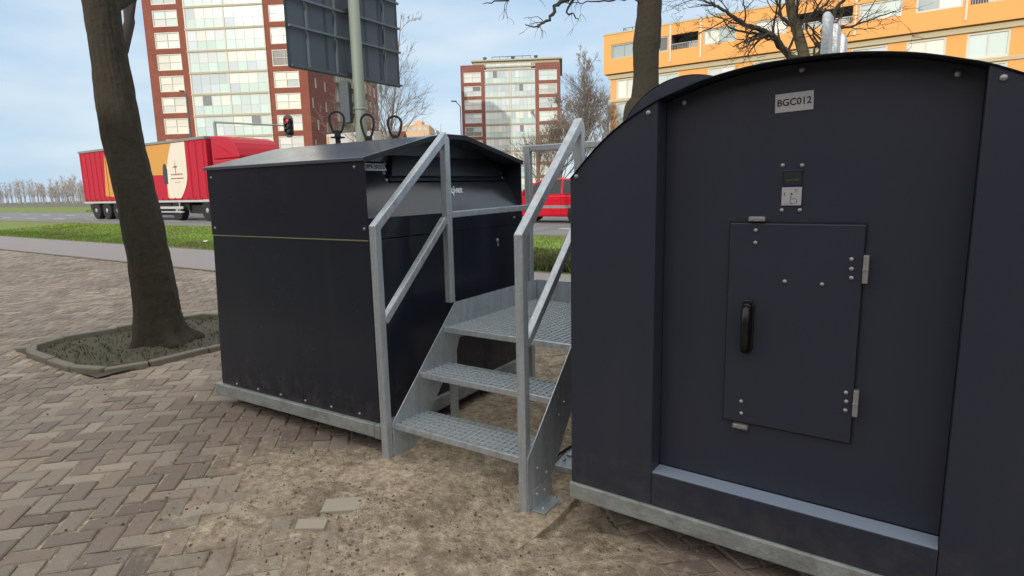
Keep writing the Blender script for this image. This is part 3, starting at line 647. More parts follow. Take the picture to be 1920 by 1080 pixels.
# slot box with its flap
mb = MB()
a0, a1 = (.395, 1.80); zb, zt2 = 1.700, 1.868
q = [sp_(.375, 1.702, .002), sp_(1.735, 1.712, .002), (gx+.002, 1.80, 1.872), (gx+.002, .455, 1.862),
     sp_(.375, 1.702, .032), sp_(1.735, 1.712, .032), (gx+.040, 1.80, 1.872), (gx+.040, .455, 1.862)]
mb.add(q, [(0,3,2,1),(4,5,6,7),(0,1,5,4),(1,2,6,5),(2,3,7,6),(3,0,4,7)])
fl = mb.build('deposit_flap', M['blackin'], pc, bevel=.002)
mb = MB(); mb.bar(sp_(.36, 1.698, .012), sp_(1.755, 1.708, .012), .05, .008, up=(.84,0,.54))
mb.build('slot_lip', M['black'], pc)
for y, z in ((.345,1.735),(.335,1.688),(.40,1.80),(1.80,1.758),(1.77,1.715),(1.81,1.80)): bolt(pc, sp_(y, z, .004), (.84,0,.54), 1.15)
# number plate and lettering
mb = MB(); P0 = Vector(sp_(.287, 1.776, .003)); yd = Vector((0,1,0)); ud = Vector((-.54,0,.84)); nd = Vector((.84,0,.54))
mb.bar(P0-yd*.105, P0+yd*.105, .058, .002, up=nd); M['plate2'] = mat('white_number_plate', (.85,.87,.9), .5, 0, var=.05, vscale=20); npl = mb.build('number_plate', M['plate2'], pc)
text('plate_lettering', 'DPK3033', .048, M['ink'], npl, rotm(yd, ud, P0+nd*.0015), .0006, bold=.0004, width=.185)
text('white_lettering', 'Papier', .090, M['whiteink'], pc, rotm(yd, ud, Vector(sp_(1.0, 1.618, .003))), .0008, bold=.0016, width=.245)
# roof
mb = MB(); yy = [-.018,.62,.80,1.03,YB+.018]; x0r, x1r = -1.672, .016
zz = [gable(0)-.004,.0,.0,.0,gable(YB)-.004]; zz = [1.822, 1.985, 2.012, 2.016, 1.858]
def rp(x, k): return (x, yy[k], zz[k])
A_ = [rp(x0r, k) for k in range(5)] + [rp(x1r, k) for k in range(5)]
B_ = [(x, y, z-.022) for x, y, z in A_]
fs = [(k, k+1, k+6, k+5) for k in range(4)] + [(k+10, k+15, k+16, k+11) for k in range(4)] + [(k, k+10, k+11, k+1) for k in range(4)] + [(k+5, k+6, k+16, k+15) for k in range(4)] + [(0,5,15,10),(4,14,19,9)]
mb.add(A_+B_, fs)
# folded down edge of the roof over the deposit side
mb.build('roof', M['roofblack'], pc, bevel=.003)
mb = MB()
for k in range(4):
    a, b = rp(x1r-.001, k), rp(x1r-.001, k+1)
    mb.add([(a[0]+.002,a[1],a[2]-.002),(b[0]+.002,b[1],b[2]-.002),(b[0]+.002,b[1],b[2]-.034),(a[0]+.002,a[1],a[2]-.034)], [(0,1,2,3)])
mb.build('roof_edge_fold', M['blackin'], pc)
mb = MB(); mb.box((-1.655,-.0055,1.3125),(.0,-.0005,1.3195)); mb.build('seam_strip', M['lichen'], pc)
# base rails
mb = MB(); mb.box((-1.80,-.028,.034),(-.026,.03,.124)); r1 = mb.build('base_rail', M['galv_dull'], pc, bevel=.006)
mb = MB(); mb.box((-.022,-.03,.030),(.03,YB+.02,.126)); mb.build('base_rail', M['galv_dull'], pc, bevel=.006)
mb = MB(); mb.box((-1.80,YB-.04,.022),(-.026,YB+.018,.124)); mb.build('base_rail', M['galv_dull'], pc, bevel=.006)
mb = MB(); mb.box((-1.74,.032,.012),(-.03,YB-.05,.12)); mb.build('floor_pan', M['blackin'], pc)
for x, z in ((-1.596,1.747),(-1.61,1.372),(-.082,1.767),(-.027,1.390),(-1.533,.150),(-1.262,.152),(-.996,.154),(-.722,.156),(-.45,.160),(-.176,.162)): bolt(pc, (x, -.003 if z > 1 else -.0005, z), (0,-1,0), .8)
for y, z in ((1.70,1.80),): bolt(pc, (.004, y, z-.42), (1,0,0), .8)
mb = MB(); mb.lathe([(.016,0),(.016,.006),(.010,.010)], 14, axis='x'); mb.box((.004,-.011,-.05),(.009,.011,-.022)); mb.lathe([(.006,0),(.006,.014)], 8, axis='x')
mb.build('lock', M['bolt'], pc, loc=(.002,1.433,1.205))
M['scuff'] = mat('scuff', (.05,.055,.06), .7)
b = MB(); r4 = random.Random(44)
for (x, z, l, a, t) in [(-1.0,.83,.012,1.2,.004),(-.99,.80,.008,.4,.005),(-.12,.93,.010,1.5,.003),(-.14,.86,.006,.8,.003),(-.30,1.08,.03,.2,.0009),(-1.35,1.58,.05,-.1,.0009),(-.62,.55,.06,.12,.0008)] + [(r4.uniform(-1.6,-.05), r4.uniform(.2,1.7), r4.uniform(.003,.02), r4.uniform(-1.5,1.5), r4.uniform(.0006,.002)) for _ in range(26)]:
    d = Vector((math.cos(a), 0, math.sin(a)))*l; p = Vector((x, -.0036 if z > 1.3 else -.0008, z)); b = MB(); b.bar(p-d, p+d, .0008, t, up=(0,0,1)); b.build('scuff_mark', M['scuff'], pc)
# lifting loops on the ridge
def loop_obj(x, zb, h, wdt, flange):
    b = MB(); pts = []
    for k in range(25):
        t = -math.pi*.5 + 2*math.pi*k/24; t = math.radians(-62) + math.radians(304)*k/24 - math.pi*0
        a = math.radians(-60) + math.radians(300)*k/24
        yy_ = wdt/2*math.cos(a); zz_ = math.sin(a)
        zq = h*.68 + h*.32*zz_ if zz_ > 0 else h*.68*(1+zz_/.87*.92)
        pts.append((0, yy_ if zz_ > 0 else yy_*(1-.25*min(1, -zz_)), zq))
    b.tube(pts, .0095, 8)
    o = b.build('lifting_loop', M['loop'], pc, smooth=True, loc=(x, .9, zb)); o.rotation_euler = (0, 0, math.radians(-47))
    c = MB()
    if flange: c.lathe([(.022,-.085),(.022,-.03),(.058,-.028),(.060,-.020),(.026,-.017),(.026,.030),(.02,.036)], 18)
    else: c.lathe([(.03,-.03),(.03,.012),(.024,.02)], 16)
    c.build('collar', M['loop'], o, smooth=False)
loop_obj(-1.21, 2.095, .185, .12, True); loop_obj(-.86, 2.04, .19, .10, False); loop_obj(-.57, 2.03, .16, .105, False)

# ================================================================ press container (right)
wc = empty('waste_container', (-1.343, 2.517, 0), -.035, 'large black arched press container with a locked door, right of the metal steps', 'waste container')
arc = [(0,1.648),(.132,1.780),(.261,1.879),(.408,1.956),(.504,1.990),(.622,2.024),(.756,2.047),(.86,2.056),(.975,2.059)]
def cr_interp(p, n=4):
    out = []
    for i in range(len(p)-1):
        a = p[max(i-1,0)]; b = p[i]; c = p[i+1]; d = p[min(i+2,len(p)-1)]
        for k in range(n):
            t = k/n; out.append(tuple(.5*((2*b[j])+(-a[j]+c[j])*t+(2*a[j]-5*b[j]+4*c[j]-d[j])*t*t+(-a[j]+3*b[j]-3*c[j]+d[j])*t**3) for j in (0,1)))
    out.append(p[-1]); return out
arc = cr_interp(arc); arc = arc + [(1.95-x, z) for x, z in arc[-2::-1]]
zb_ = .128; RC = .10; xa, xb = .428, 1.522; WD = 1.85
def arcz(x): return float(np.interp(x, [a[0] for a in arc], [a[1] for a in arc]))
# shell: side walls and rounded roof
mb = MB(); out = [(0.004,zb_)] + [(x, z-.006) for x, z in arc] + [(1.946,zb_)]
nn = len(out)
A_ = [(max(.004,min(1.946,x)), RC+.012, z) for x, z in out]; B_ = [(max(.004,min(1.946,x)), WD, z) for x, z in out]
mb.add(A_+B_, [(i, i+1, i+1+nn, i+nn) for i in range(nn-1)] + [tuple(range(nn, 2*nn)), tuple(range(nn))[::-1], (0, nn, 2*nn-1, nn-1)])
mb.build('body', M['black_face'], wc)
# side cheeks of the front (outer plates), following the arc
def cheek(x0_, x1_):
    b = MB(); xs_ = [x0_] + [x for x, _ in arc if x0_ < x < x1_] + [x1_]
    b.prism([(x0_,zb_),(x1_,zb_)] + [(x, arcz(x)) for x in xs_[::-1]], 'y', 0, RC+.010)
    return b
cheek(0, xa).build('front_cheek', M['black_face'], wc, bevel=.004)
cheek(xb, 1.95).build('front_cheek', M['black_face'], wc, bevel=.004)
b = MB(); xs_ = [xa+.003] + [x for x, _ in arc if xa+.003 < x < xb-.003] + [xb-.003]
b.prism([(xa+.003,zb_+.17),(xb-.003,zb_+.17)] + [(x, arcz(x)-.002) for x in xs_[::-1]], 'y', RC, RC+.009)
b.build('front_panel', M['black_face'], wc)
b = MB(); b.box((xa+.002, .0, zb_), (xb-.002, RC-.002, .290)); lg = b.build('step_ledge', M['black_face'], wc, bevel=.003)
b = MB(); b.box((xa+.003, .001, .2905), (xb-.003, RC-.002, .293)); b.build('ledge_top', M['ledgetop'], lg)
mb_cap = MB()   # thin arched capping strip with folded rim
for i in range(len(arc)-1):
    (xa_, za_), (xb2, zb2) = arc[i], arc[i+1]
    mb_cap.add([(xa_,-.008,za_+.003),(xb2,-.008,zb2+.003),(xb2,RC+.6,zb2+.003),(xa_,RC+.6,za_+.003),(xa_,-.008,za_-.001),(xb2,-.008,zb2-.001)], [(0,1,2,3),(0,4,5,1)])
mb_cap.build('arched_cap', M['black'], wc)
b = MB(); b.box((.06,.05,.02),(1.89,WD-.05,.125)); b.build('floor_pan', M['blackin'], wc)
b = MB(); b.box((-.006,-.014,.040),(1.956,.04,.126)); b.build('base_rail', M['galv_dull'], wc, bevel=.007)
b = MB(); b.box((.0,.05,.04),(.045,WD,.124)); b.build('base_rail', M['galv_dull'], wc, bevel=.007)
b = MB(); b.box((1.905,.05,.04),(1.95,WD,.124)); b.build('base_rail', M['galv_dull'], wc, bevel=.007)
for x, z in ((.387,1.918),(.961,2.035),(.035,1.662),(1.56,1.918),(1.915,1.662)): bolt(wc, (x, -.0005 if (x < xa or x > xb) else RC-.0005, z), (0,-1,0), .95)
bolt(wc, (.505, RC-.0005, 1.958), (0,-1,0), .95); bolt(wc, (1.445, RC-.0005, 1.958), (0,-1,0), .95)
# door
yd0 = RC-.016
dx0, dx1, dz0, dz1 = .722, 1.212, .590, 1.450
dr = empty('tmp'); bpy.data.objects.remove(dr)
b = MB(); b.box((dx0, yd0, dz0), (dx1, RC-.003, dz1)); door = b.build('door', M['black_face'], wc, bevel=.004)
b = MB(); b.box((dx0-.006, RC-.0025, dz0-.007), (dx1+.006, RC-.0008, dz1+.007)); b.build('door_gap', M['blackin'], wc)
for x, z in ((.824,1.422),(.825,1.371),(.944,1.219),(1.079,1.217),(1.173,1.320),(1.175,1.283),(1.177,1.249),(1.187,.797),(1.19,.761),(1.189,.725),(.796,.685),(.799,.631)): bolt(door, (x, yd0-.0005, z), (0,-1,0), .72)
b = MB()    # swing handle
b.prism([(-.020,-.112),(.020,-.112),(.026,-.09),(.026,.090),(.014,.114),(-.014,.114),(-.026,.090),(-.026,-.09)], 'y', -.012, 0)
h = b.build('handle', M['darkplastic'], door, bevel=.004, loc=(.808, yd0, 1.018))
b = MB(); b.tube([(0,-.008,.085),(0,-.034,.075),(0,-.040,.02),(0,-.036,-.06),(0,-.026,-.105)], [.019,.019,.017,.017,.015], 12); b.lathe([(.017,-.008),(.017,-.024),(.012,-.028)], 14, c=(0,0,.085), axis='y')
b.build('lever', M['darkplastic'], h, smooth=True)
def hinge(x, z, w_, hh_):
    b = MB(); b.box((x-w_/2, yd0-.012, z-hh_/2), (x+w_/2, RC-.0005, z+hh_/2)); b.lathe([(.0055,0),(.0055,.006)], 8, c=(x-w_*.28, yd0-.018, z), axis='y'); b.lathe([(.0055,0),(.0055,.006)], 8, c=(x+w_*.28, yd0-.018, z), axis='y')
    return b
for x, z, w_, hh_ in ((.828,1.468,.062,.018),(.797,.572,.062,.018),(1.222,.76,.018,.105),(1.222,1.284,.018,.105)): hinge(x, z, w_, hh_).build('hinge', M['bolt'], wc, bevel=.0015)
# number plate
b = MB(); b.box((-.068,-.002,-.035),(.068,0,.035)); npl = b.build('number_plate', M['plate'], wc, loc=(.940, RC-.0005, 1.918)); npl.rotation_euler = (0, math.radians(-1.5), 0)
text('plate_lettering', 'BGC012', .036, M['ink'], npl, rotm((1,0,0),(0,0,1),(0,-.0028,0)), .0006, bold=.0004, sx=.98)
# card reader
b = MB(); b.box((-.036,-.004,-.070),(.036,0,.070)); crd = b.build('card_reader', M['readerblue'], wc, bevel=.002, loc=(.950, RC-.0005, 1.590))
b = MB(); b.box((-.032,-.0055,.012),(.032,-.004,.062)); scn = b.build('screen', M['screen'], crd)
b = MB(); b.box((-.022,-.0062,.028),(.0,-.0055,.033)); b.box((.003,-.0062,.029),(.024,-.0055,.034)); b.build('display_text', M['green_ink'], scn)
b = MB(); b.box((-.036,-.0062,-.068),(.036,-.004,.003)); pad = b.build('touch_pad', M['plate'], crd)
b = MB()   # printed dot, hand, wave and arrow marks
b.lathe([(.0038,-.0068),(.0038,-.0062)], 14, c=(0,0,-.024), axis='y')
for r_, c_ in ((.012,-.020),(.017,-.020)):
    pp = [(c_+ -r_*.45*math.cos(t), -.0066, -.024+r_*math.sin(t)*.55) for t in np.linspace(-.9,.9,7)]
    b.tube(pp, .0006, 4)
hand = [(-.006,-.034),(-.002,-.046),(-.006,-.054),(.004,-.062),(.016,-.062),(.021,-.052),(.017,-.043),(.010,-.040),(.003,-.044),(-.002,-.033),(-.006,-.034)]
b.tube([(x,-.0066,z) for x, z in hand], .0007, 4)
b.tube([(.010,-.0066,-.006),(.022,-.0066,-.006),(.016,-.0066,-.017),(.010,-.0066,-.006)], .0006, 4)
b.tube([(-.028,-.0066,-.062),(.004,-.0066,-.062)], .0005, 4)
b.build('printed_marks', M['ink'], pad)
for x, z in ((.911,1.679),(.981,1.676),(.916,1.503),(.982,1.503)): bolt(wc, (x, RC-.0005, z), (0,-1,0), .72)
# lifting lugs on the roof
for yy_ in (.86, 1.12, 1.38):
    b = MB(); pr = [(-.019,2.02),(.019,2.02),(.019,2.36)] + [(.019*math.cos(t), 2.385+.022*math.sin(t)) for t in np.linspace(0, math.pi, 7)] + [(-.019,2.36)]
    b.prism(pr, 'y', yy_-.045, yy_+.045)
    b.build('lifting_lug', M['galv'], wc, bevel=.006).location = (.925, 0, 0)
# scuff marks on the left cheek
M['scuff'] = mat('scuff', (.05,.055,.06), .7)
b = MB()
for (x, z, l, a, t) in tuple((rng.uniform(.03,.40), rng.uniform(.2,1.6), rng.uniform(.003,.02), rng.uniform(-1.5,1.5), rng.uniform(.0006,.002)) for _ in range(18)) + ((.10,1.37,.03,.0,.0012),(.21,1.262,.05,-.15,.0008),(.24,1.255,.04,.1,.0007),(.12,.30,.012,.3,.004),(.23,.355,.008,.9,.004),(.255,.35,.006,.2,.003),(.30,.27,.03,-.5,.001),(.09,.28,.012,1.,.003)):
    d = Vector((math.cos(a), 0, math.sin(a)))*l; p = Vector((x, -.0006, z)); b = MB(); b.bar(p-d, p+d, .0008, t, up=(0,0,1)); b.build('scuff_mark', M['scuff'], wc)

# ================================================================ steps
X1, X2 = -2.585, -1.605       # centre planes of the two side frames
stp = empty('metal_steps', (X1, 2.43, 0), 0, 'galvanised steel steps with three grated levels and square handrails between the two black containers', 'steps')
OX, OY = X1, 2.43
def S(x, y, z): return (x-OX, y-OY, z)
PW = .05
def sweep(x, pts, w, t, name, par, m=M['galv']):
    """square tube in a plane of constant x through (y,z) points, mitred"""
    n_ = len(pts); b = MB(); off = []
    for i in range(n_):
        p = Vector(pts[i]); a = (p-Vector(pts[i-1])).normalized() if i else None; c = (Vector(pts[i+1])-p).normalized() if i < n_-1 else None
        if a is None: nrm = Vector((-c.y, c.x)); k = 1
        elif c is None: nrm = Vector((-a.y, a.x)); k = 1
        else:
            na = Vector((-a.y, a.x)); nc = Vector((-c.y, c.x)); nrm = (na+nc).normalized(); k = 1/max(.25, nrm.dot(na))
        off.append((p + nrm*(t/2*k), p - nrm*(t/2*k)))
    vs = []
    for o1, o2 in off:
        for xx in (x-w/2, x+w/2):
            vs.append(S(xx, o1.x, o1.y)); vs.append(S(xx, o2.x, o2.y))
    fs = [(0,1,3,2), tuple(4*(n_-1)+k for k in (0,2,3,1))]
    for i in range(n_-1):
        o = 4*i
        for a, c in ((0,1),(1,3),(3,2),(2,0)): fs.append((o+a, o+4+a, o+4+c, o+c))
    b.add(vs, fs)
    return b.build(name, m, par, bevel=.005)
for x, zt_, zu, fz, uy_ in ((X1, 1.415, 1.975, -.03, 3.095), (X2, 1.385, 1.985, -.10, 3.125)):
    y0 = 2.437 if x == X1 else 2.482
    sweep(x, [(y0, fz), (y0, zt_-.008), (uy_-.015, zu-.018), (uy_+.0, zu-.018), (uy_, zu-.02)][:3] + [(uy_, zu-.018-.02), (uy_, .855)], PW, PW, 'handrail', stp)
    # mid rail
    ym = y0+.028; yu = uy_-.028
    zlo, zhi = (.84, 1.425) if x == X1 else (.815, 1.405)
    sweep(x, [(ym, zlo), (yu, zhi)], PW-.006, PW-.006, 'mid_rail', stp)
# horizontal knee rail on the left, rear frame
sweep(X1, [(3.125, 1.452), (4.10, 1.468)], PW-.006, PW-.008, 'knee_rail', stp)
b = MB(); b.box(S(X1-.025,4.11,-.02), S(X1+.025,4.16,1.958)); b.box(S(X2-.025,4.11,-.02), S(X2+.025,4.16,1.958)); b.box(S(X1+.026,4.112,1.91), S(X2-.026,4.158,1.957))
b.build('rear_rail_frame', M['galv'], stp, bevel=.005)
# support legs below the platform
for x in (X1, X2):
    b = MB(); b.box(S(x-.022, 3.075, -.03), S(x+.022, 3.12, .58)); b.box(S(x-.05, 3.03, -.015), S(x+.05, 3.16, -.005))
    b.build('leg', M['galv'], stp, bevel=.004)
# stringer plates (folded sheet, 6 mm)
def stringer(x, foot):
    b = MB(); poly = [(2.462,foot),(2.60,foot),(2.64,foot+.03),(3.10,.50),(3.14,.60),(4.20,.60),(4.20,.868),(3.105,.856),(2.462,.205)]
    b.prism([(y-OY, z) for y, z in poly], 'x', x-.003-OX, x+.003-OX)
    return b
o = stringer(X1+.029, -.045).build('stringer', M['galv'], stp, bevel=.0015)
o = stringer(X2+.029, -.115).build('stringer', M['galv'], stp, bevel=.0015)
# toe plate at the back of the platform
b = MB(); b.box(S(X1+.034,4.185,.62), S(X2+.024,4.191,.868)); b.build('toe_plate', M['galv'], stp, bevel=.001)
# treads
def grating(name, xa_, xb_, ya, yb, z, step=.040):
    b = MB(); ztop = z; t = .0034
    nb = max(2, int(round((yb-ya-.03)/step)))
    for k in range(1, nb):
        y = ya+.02+(yb-ya-.025)*k/nb; b.box(S(xa_+.004, y-t/2, ztop-.032), S(xb_-.004, y+t/2, ztop))
    nc = int(round((xb_-xa_)/step))
    for k in range(1, nc):
        x = xa_+(xb_-xa_)*k/nc; b.box(S(x-.0021, ya+.022, ztop-.012), S(x+.0021, yb-.005, ztop+.0012))
    g = b.build(name, M['grate'], stp)
    b = MB(); b.box(S(xa_, ya, ztop-.034), S(xb_, ya+.022, ztop+.003)); b.build('nosing', M['galv'], g, bevel=.003)
    b = MB(); b.box(S(xa_+.0035, yb-.005, ztop-.034), S(xb_-.0035, yb, ztop+.0015)); b.box(S(xa_, ya+.0225, ztop-.034), S(xa_+.0035, yb, ztop+.002)); b.box(S(xb_-.0035, ya+.0225, ztop-.034), S(xb_, yb, ztop+.002))
    b.build('edge_strip', M['galv'], g)
    return g
TX0, TX1 = X1+.034, X2+.024
grating('tread', TX0, TX1, 2.475, 2.755, .196)
grating('tread', TX0, TX1, 2.722, 2.995, .459)
grating('platform_grating', TX0, TX1, 2.972, 4.180, .706)
# brackets under the treads
for z, y in ((.196, 2.50), (.459, 2.75), (.706, 3.0)):
    b = MB(); b.prism([(y-OY, z-.036),(y+.22-OY, z-.036),(y+.20-OY, z-.06),(y+.05-OY, z-.105),(y-OY, z-.09)], 'x', TX0+.001-OX, TX0+.006-OX); b.build('bracket', M['galv'], stp)
    b = MB(); b.prism([(y-OY, z-.036),(y+.22-OY, z-.036),(y+.20-OY, z-.06),(y+.05-OY, z-.105),(y-OY, z-.09)], 'x', TX1-.006-OX, TX1-.001-OX); b.build('bracket', M['galv'], stp)
# foot plate with bolts at the right foot
b = MB(); xf = X2+.033
b.box(S(xf, 2.50, -.105), S(xf+.006, 2.70, .015)); b.box(S(xf+.0065, 2.485, -.092), S(xf+.085, 2.715, -.085))
fp = b.build('foot_bracket', M['galv'], stp, bevel=.0015)
for y, z in ((2.54,-.02),(2.62,-.03),(2.655,.055),): bolt(fp, S(xf+.006 if z < .02 else xf-.001, y, z), (1,0,0), .9)
for y in (2.53, 2.66): bolt(fp, S(xf+.05, y, -.0845), (0,0,1), 1.0)
for y, z in ((2.80,.34),(2.86,.40),(3.3,.66),(3.9,.66),(2.56,.12)): bolt(stp, S(X2+.032, y, z), (1,0,0), .75)

# ground anchor plate with cable
b = MB(); pl = empty('anchor_plate', (-1.60, 3.03, float(gz(-1.6,3.03))+.03), math.radians(8), 'small galvanised ground plate with a black cable, between the steps and the right container', 'metal plate')
b.box((-.075,-.14,-.03),(.16,.16,.008)); b.build('plate', M['galv'], pl, bevel=.003)
for x, y in ((-.045,-.05),(-.045,.08),(.05,.0)): bolt(pl, (x, y, .008), (0,0,1), 1.2)
b = MB(); b.tube([(.10,.15,.02),(.02,.155,.03),(-.06,.11,.026),(-.10,.0,.012),(-.12,-.14,.004),(-.13,-.27,-.002)], .0085, 8); b.build('cable', M['rubber'], pl, smooth=True)

# ================================================================ domed bin behind
dm = empty('domed_container', (-1.343+.035*2.6, 2.517+2.65, 0), -.035, 'second round-topped black container showing only its dome behind the arched one', 'waste container')
R_ = .66; cxd = -.385
prof_d = [(cxd-R_, .1)] + [(cxd-R_*math.cos(t), 1.875+R_*math.sin(t)) for t in np.linspace(0, math.pi, 41)] + [(cxd+R_, .1)]
b = MB(); b.prism(prof_d, 'y', 0, 1.5); b.build('body', M['black'], dm, bevel=.006)
b = MB()
for i in range(1, 41):
    p, q_ = prof_d[i], prof_d[i+1]
    b.add([(p[0], -.008, p[1]+.004), (q_[0], -.008, q_[1]+.004), (q_[0], .05, q_[1]+.004), (p[0], .05, p[1]+.004)], [(0,1,2,3)])
b.build('rim', M['galv'], dm)
b = MB(); b.box((cxd-R_-.02, -.02, .03), (cxd+R_+.02, 1.52, .1)); b.build('base_rail', M['galv_dull'], dm)

# ================================================================ direction sign seen from behind
sg = empty('road_sign', (-10.60, 9.75, .30), 0, 'big grey road sign seen from behind on a thick green-grey pole', 'road sign')
b = MB(); b.tube([(0,0,-.1),(0,0,3.3),(0,0,7.6)], [.135,.125,.118], 24); pole = b.build('pole', M['pole'], sg, smooth=True)
b = MB(); b.lathe([(.138,-.02),(.140,0),(.140,.02),(.134,.03)], 24, c=(0,0,3.22)); b.build('collar', M['pole'], pole, smooth=True)
b = MB(); b.box((-.29,-1.62,3.92),(-.262,1.62,7.2)); b.build('panel', M['signback'], sg)
for y in (-1.12,-.36,.28,1.12):
    b = MB(); b.box((-.26,y-.02,3.93),(-.215,y+.02,7.2)); b.build('upright', M['signframe'], sg)
for z in (3.955,4.74,5.30,5.88,6.5,7.1):
    b = MB(); b.box((-.212,-1.60,z-.022),(-.16,1.60,z+.022)); b.build('crossbar', M['signback'] if z < 4 else M['signframe'], sg)
b = MB(); b.box((-.158,-.16,3.90),(-.09,.16,4.0)); b.box((-.158,-.16,5.27),(-.09,.16,5.37)); b.build('clamp', M['signalblack'], sg)
b = MB()
for y in (-1.6,-.62,.55,.98,1.58): b.box((-.2615,y-.035,3.94),(-.258,y+.035,7.19))
b.build('panel_joint', M['signalblue'], sg)
sgh = empty('traffic_signal', (-10.78, 9.52, 3.2), math.radians(30), 'dark traffic signal housing strapped to the left of the sign pole', 'traffic light')
b = MB(); b.prism([(-.11,.03),(-.07,0),(.07,0),(.11,.03),(.11,.87),(.07,.92),(-.07,.92),(-.11,.87)], 'y', -.12, .1); b.build('housing', M['signalblue'], sgh, bevel=.01)
b = MB(); b.bar((.0,.0,.2),(.2,.10,.2), .03, .03); b.bar((.0,.0,.75),(.2,.10,.75), .03, .03); b.build('strap', M['signalblack'], sgh)
for z in (.18,.46,.74):
    b = MB(); b.lathe([(.085,.10),(.09,.26),(.08,.26),(.075,.10)], 14, c=(0,0,z), axis='y'); b.build('visor', M['signalblack'], sgh)

# ================================================================ overhead traffic light
P = at(541, 236.5, 33); P2 = at(402, 229, 33)
tl = empty('overhead_traffic_light', (P2.x, P2.y, .5), 0, 'black traffic light with red lamp lit hanging at the end of a long mast arm', 'traffic light')
hx_, hy_, hz_ = P.x-P2.x, P.y-P2.y, P.z-.5
b = MB(); b.tube([(0,0,0),(0,0,P2.z-.5)], [.11,.08], 12); b.build('mast', M['pole'], tl, smooth=True)
b = MB(); b.tube([(0,0,P2.z-.5),(hx_*.97,hy_*.97,hz_+.02)], [.06,.035], 8); b.build('arm', M['pole'], tl, smooth=True)
ang_ = math.radians(-12)
hd = MB(); pr = []
for t in np.linspace(0, 2*math.pi, 29)[:-1]:
    pr.append((.27*math.cos(t), (.33 if math.sin(t) >= 0 else -.33) + .27*math.sin(t)))
hd.prism(pr, 'y', -.02, .02); ho = hd.build('backboard', M['signalblack'], tl, loc=(hx_, hy_, hz_)); ho.rotation_euler = (0,0,YAW)
b = MB(); b.box((-.14,-.16,-.42),(.14,.14,.42)); b.build('housing', M['signalblack'], ho, bevel=.02)
for z, mm in ((.27,M['redlamp']),(0,M['signalblack']),(-.27,M['signalblack'])):
    b = MB(); b.lathe([(.11,-.165),(.105,-.175),(.02,-.19)], 16, c=(0,0,z), axis='y'); b.build('lens', mm, ho, smooth=False)
    b = MB(); b.lathe([(.12,-.16),(.13,-.30),(.12,-.30),(.112,-.16)], 16, c=(0,0,z), axis='y'); b.build('visor', M['signalblack'], ho)

# ================================================================ street lamps
def lamp(px, py, pxh, pyh, depth, label):
    P = at(px, py, depth); H = at(pxh, pyh, depth)
    t = empty('street_lamp', (P.x, P.y, .5), 0, label, 'street lamp', 'street lamps along the road')
    top = P.z-.5
    b = MB(); b.tube([(0,0,0),(0,0,1.2),(0,0,top-.15),((H.x-P.x)*.15,(H.y-P.y)*.15,top),((H.x-P.x)*.6,(H.y-P.y)*.6,H.z-.5+.03)], [.10,.085,.06,.055,.05], 8); b.build('pole', M['lampgrey'], t, smooth=True)
    d = Vector((H.x-P.x, H.y-P.y, 0)); L = d.length; d /= L
    b = MB(); a = Vector((0,0,H.z-.5)) + d*(L*.45); e = Vector((0,0,H.z-.5+.02)) + d*(L*1.15); b.bar(a, e, .32, .12); b.build('lamp_head', M['lampgrey'], t, bevel=.03)
lamp(863, 197, 848, 190, 70, 'slim grey street lamp left of the far apartment tower')
lamp(349, 174, 339, 171, 50, 'thin dark street lamp in front of the near tower, above the truck')

# ================================================================ towers
GL = [(.50,.58,.57),(.60,.66,.62),(.64,.65,.60),(.48,.54,.60),(.42,.49,.52),(.56,.58,.62),(.68,.70,.64),(.50,.60,.60)]
GLlow = [(.44,.58,.54),(.48,.60,.57),(.46,.52,.58),(.50,.57,.56),(.38,.55,.52)]
CUR = [(.62,.62,.56),(.58,.60,.58),(.66,.63,.57),(.40,.45,.45),(.60,.60,.60)]
DK = [(.10,.10,.09),(.13,.13,.13)]
def window(par, x0, x1, z0, z1, nx=2, nz=2, fr=.09, y=.10, cols=CUR, fm='cream', fn=None, rs=None):
    r = rs or rng
    if fn is None: fn = lambda u, z, d: (u, d, z)
    b = MB()
    def bx(a, c, e, f, d0, d1):
        P8 = [fn(a,e,d0), fn(c,e,d0), fn(c,e,d1), fn(a,e,d1), fn(a,f,d0), fn(c,f,d0), fn(c,f,d1), fn(a,f,d1)]
        b.add(P8, [(0,3,2,1),(4,5,6,7),(0,1,5,4),(1,2,6,5),(2,3,7,6),(3,0,4,7)])
    bx(x0, x0+fr, z0, z1, y-.07, y); bx(x1-fr, x1, z0, z1, y-.07, y); bx(x0+fr, x1-fr, z0, z0+fr, y-.07, y); bx(x0+fr, x1-fr, z1-fr, z1, y-.07, y)
    w_, h_ = (x1-x0-2*fr), (z1-z0-2*fr)
    for k in range(1, nx): bx(x0+fr+w_*k/nx-.03, x0+fr+w_*k/nx+.03, z0+fr, z1-fr, y-.06, y)
    for k in range(1, nz): bx(x0+fr, x1-fr, z0+fr+h_*k/nz-.03, z0+fr+h_*k/nz+.03, y-.055, y)
    f = b.build('window', M[fm], par)
    g = MB()
    base = r.choice(cols)
    if r.random() < .22: base = r.choice(DK) if r.random() < .5 else r.choice(GL)
    for i in range(nx):
        for j in range(nz):
            c = base if r.random() < .85 else r.choice(cols); s = r.uniform(.88, 1.1); c = tuple(min(.9, q*s) for q in c)
            a, c1 = x0+fr+w_*i/nx, x0+fr+w_*(i+1)/nx; e, f1 = z0+fr+h_*j/nz, z0+fr+h_*(j+1)/nz
            g.add([fn(a,e,y+.012), fn(c1,e,y+.012), fn(c1,f1,y+.012), fn(a,f1,y+.012)], [(0,1,2,3)], 0, c)
    g.build('pane', M['glass'], f, attr=True)
    return f
